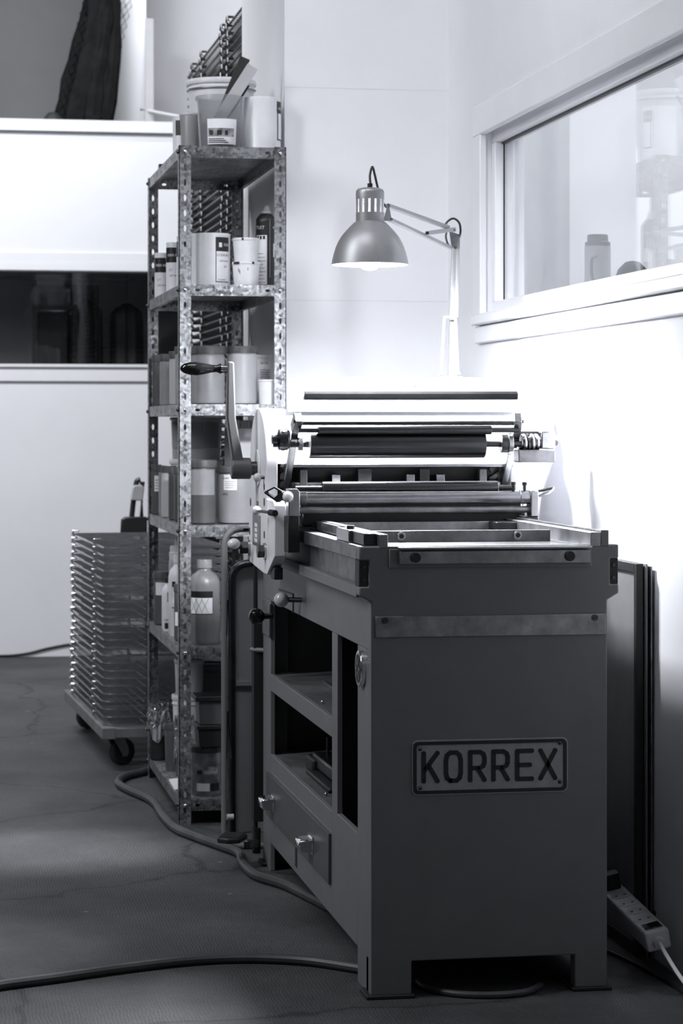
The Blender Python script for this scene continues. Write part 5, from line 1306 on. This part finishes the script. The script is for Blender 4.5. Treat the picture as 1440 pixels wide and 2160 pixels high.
box('table_top', 'table_panel', xp_, 1.32, YT + .045, YT + .065, .035, tp(500, 1195).z, ft, .004)
box('top_rail', 'table_panel', xp_, 1.32, YT + .035, YT + .045, tp(520, 1440).z - .012, tp(520, 1440).z, ft)
MB().tube([tp(481, 1265, YT - .005), tp(478, 1340, YT - .005)], .0022, 6).build('stay', 'steel_dark', ft)
MB().tube([tp(481, 1500, YT - .005), tp(478, 1600, YT - .005)], .0022, 6).build('stay', 'steel_dark', ft)
MB().tube([tp(481, 1500, YT - .005), tp(487, 1600, YT - .005)], .0022, 6).build('stay', 'steel_dark', ft)
c = tp(482, 1722); MB().cyl((c.x - .006, YT - .01, c.z), (c.x + .012, YT - .01, c.z), .008, n=14).build('leg_stop', 'lgpl', ft)

# ================================================================== panels leaning by the right wall, power strip, cables
pnl = thing('framed_panel', 'dark glazed panel with thin metal frame standing between press and wall', 'panel', (1.47, 5.4, 0))
def lean(x0, x1, y0, y1, z0, z1, name, m, par): return box(name, m, x0, x1, y0, y1, z0, z1, par, .001)
lean(1.515, 1.519, 5.0, 6.2, .03, .835, 'sheet', 'panel_dark', pnl)
for (y0, y1, z0, z1) in ((4.985, 5.005, 0, .842), (6.19, 6.21, 0, .842), (5.005, 6.19, .822, .842), (5.005, 6.19, 0, .03)):
    box('frame_bar', 'black', 1.510, 1.525, y0, y1, z0, z1, pnl, .001)
tag(box('hardboard_sheet', 'panel_dark', 1.528, 1.532, 4.975, 6.1, 0, .842, None, .0006), 'thin dark board standing behind the framed panel', 'board')
tag(box('metal_sheet', 'steel_dull', 1.536, 1.539, 4.965, 6.0, 0, .838, None, .0006), 'thin metal sheet standing closest to the right wall', 'sheet')
# power strip hung low on the wall
sn, sf_ = P(1388, 1984, X=1.4865), P(1296, 1893, X=1.4865)
ps = thing('power_strip', 'white socket power strip with black rocker switch low on the right wall', 'power strip', sn)
dv = (sf_ - sn).normalized(); Ls = (sf_ - sn).length
side_v = Vector((1, 0, 0)); up_v = side_v.cross(dv).normalized()
tl = math.radians(12); upt = (up_v * math.cos(tl) - side_v * math.sin(tl)); sdt = (side_v * math.cos(tl) + up_v * math.sin(tl))
def pp_(a, u, v): return sn + dv * a + sdt * u + upt * v
MB().prism(rrect(-.026, .026, -.021, .021, .006, 3), sn, sdt, upt, dv, Ls).build('housing', 'strip', ps, .004)
for k in range(5):
    a = .085 + k * .058
    MB().cyl(pp_(a, 0, .0205), pp_(a, 0, .0216), .0215, n=28).build('socket', 'lgpl', ps)
    for s2 in (-1, 1): MB().cyl(pp_(a, s2 * .0095, .0214), pp_(a, s2 * .0095, .0220), .0032, n=10).build('socket_hole', 'black', ps)
MB().prism([(-.018, 0), (.018, 0), (.018, .034), (-.018, .034)], pp_(.016, 0, .0205), sdt, dv, upt, .003).build('rocker_switch', 'black_gloss', ps, .001)
MB().box(sn.x + .018, XW + .001, sn.y + .205, sn.y + .218, sn.z - .001, sn.z + .016).build('wall_bracket', 'black', ps)
MB().cyl(pp_(.001, 0, -.003), pp_(-.008, 0, -.004), .013, .011, n=20).build('cord_boot', 'strip', ps)
e_ = pp_(-.008, 0, -.004)
MB().tube(smooth_path([e_, e_ + Vector((-.002, -.05, -.012)), e_ + Vector((.004, -.12, -.040)), e_ + Vector((0, -.25, -.056)), e_ + Vector((-.01, -.5, -.061))]), .0042, 8).build('cord', 'cord_white', ps)
MB().prism(rrect(-.016, .016, -.016, .016, .005, 3), pp_(.085 + 4 * .058, 0, .021), sdt, dv, upt, .035).build('plug', 'black', ps)
def cable(name, label, pxs, r, m='cable', z=None, cat='cable'):
    pts = smooth_path([P(a, c, Z=r) for a, c in pxs], 10)
    return tag(MB().tube(pts, r, 10).build(name, m), label, cat)
cable('hose', 'thick grey hose winding around the shelving foot and under the press', [(330, 1618), (300, 1628), (262, 1638), (250, 1652), (275, 1668), (322, 1690), (345, 1722), (372, 1748), (420, 1768), (470, 1786), (505, 1800), (512, 1820), (540, 1846), (600, 1866), (650, 1890), (720, 1926), (800, 1960)], .0125, cat='hose')
cable('floor_cable', 'thick black cable crossing the floor to the press foot', [(-60, 2092), (0, 2078), (120, 2062), (260, 2042), (400, 2026), (520, 2021), (640, 2026), (740, 2040), (850, 2058)], .0105)
cable('cable_coil', 'black cable loop lying under the front of the press', [(880, 2070), (900, 2084), (960, 2096), (1040, 2099), (1110, 2092), (1140, 2078)], .007)
cable('thin_cable', 'thin black cable running along the foot of the right wall', [(1230, 1985), (1290, 2010), (1350, 2038), (1400, 2066), (1440, 2092), (1480, 2125)], .004, 'black')
tag(MB().tube(smooth_path([P(a, c, Y=11.9445) for a, c in ((-40, 1384), (20, 1383), (60, 1378), (100, 1368), (150, 1359), (190, 1357))], 10), .006, 10).build('wall_cable', 'black'), 'thin black cable rising off the floor along the far white wall', 'cable')
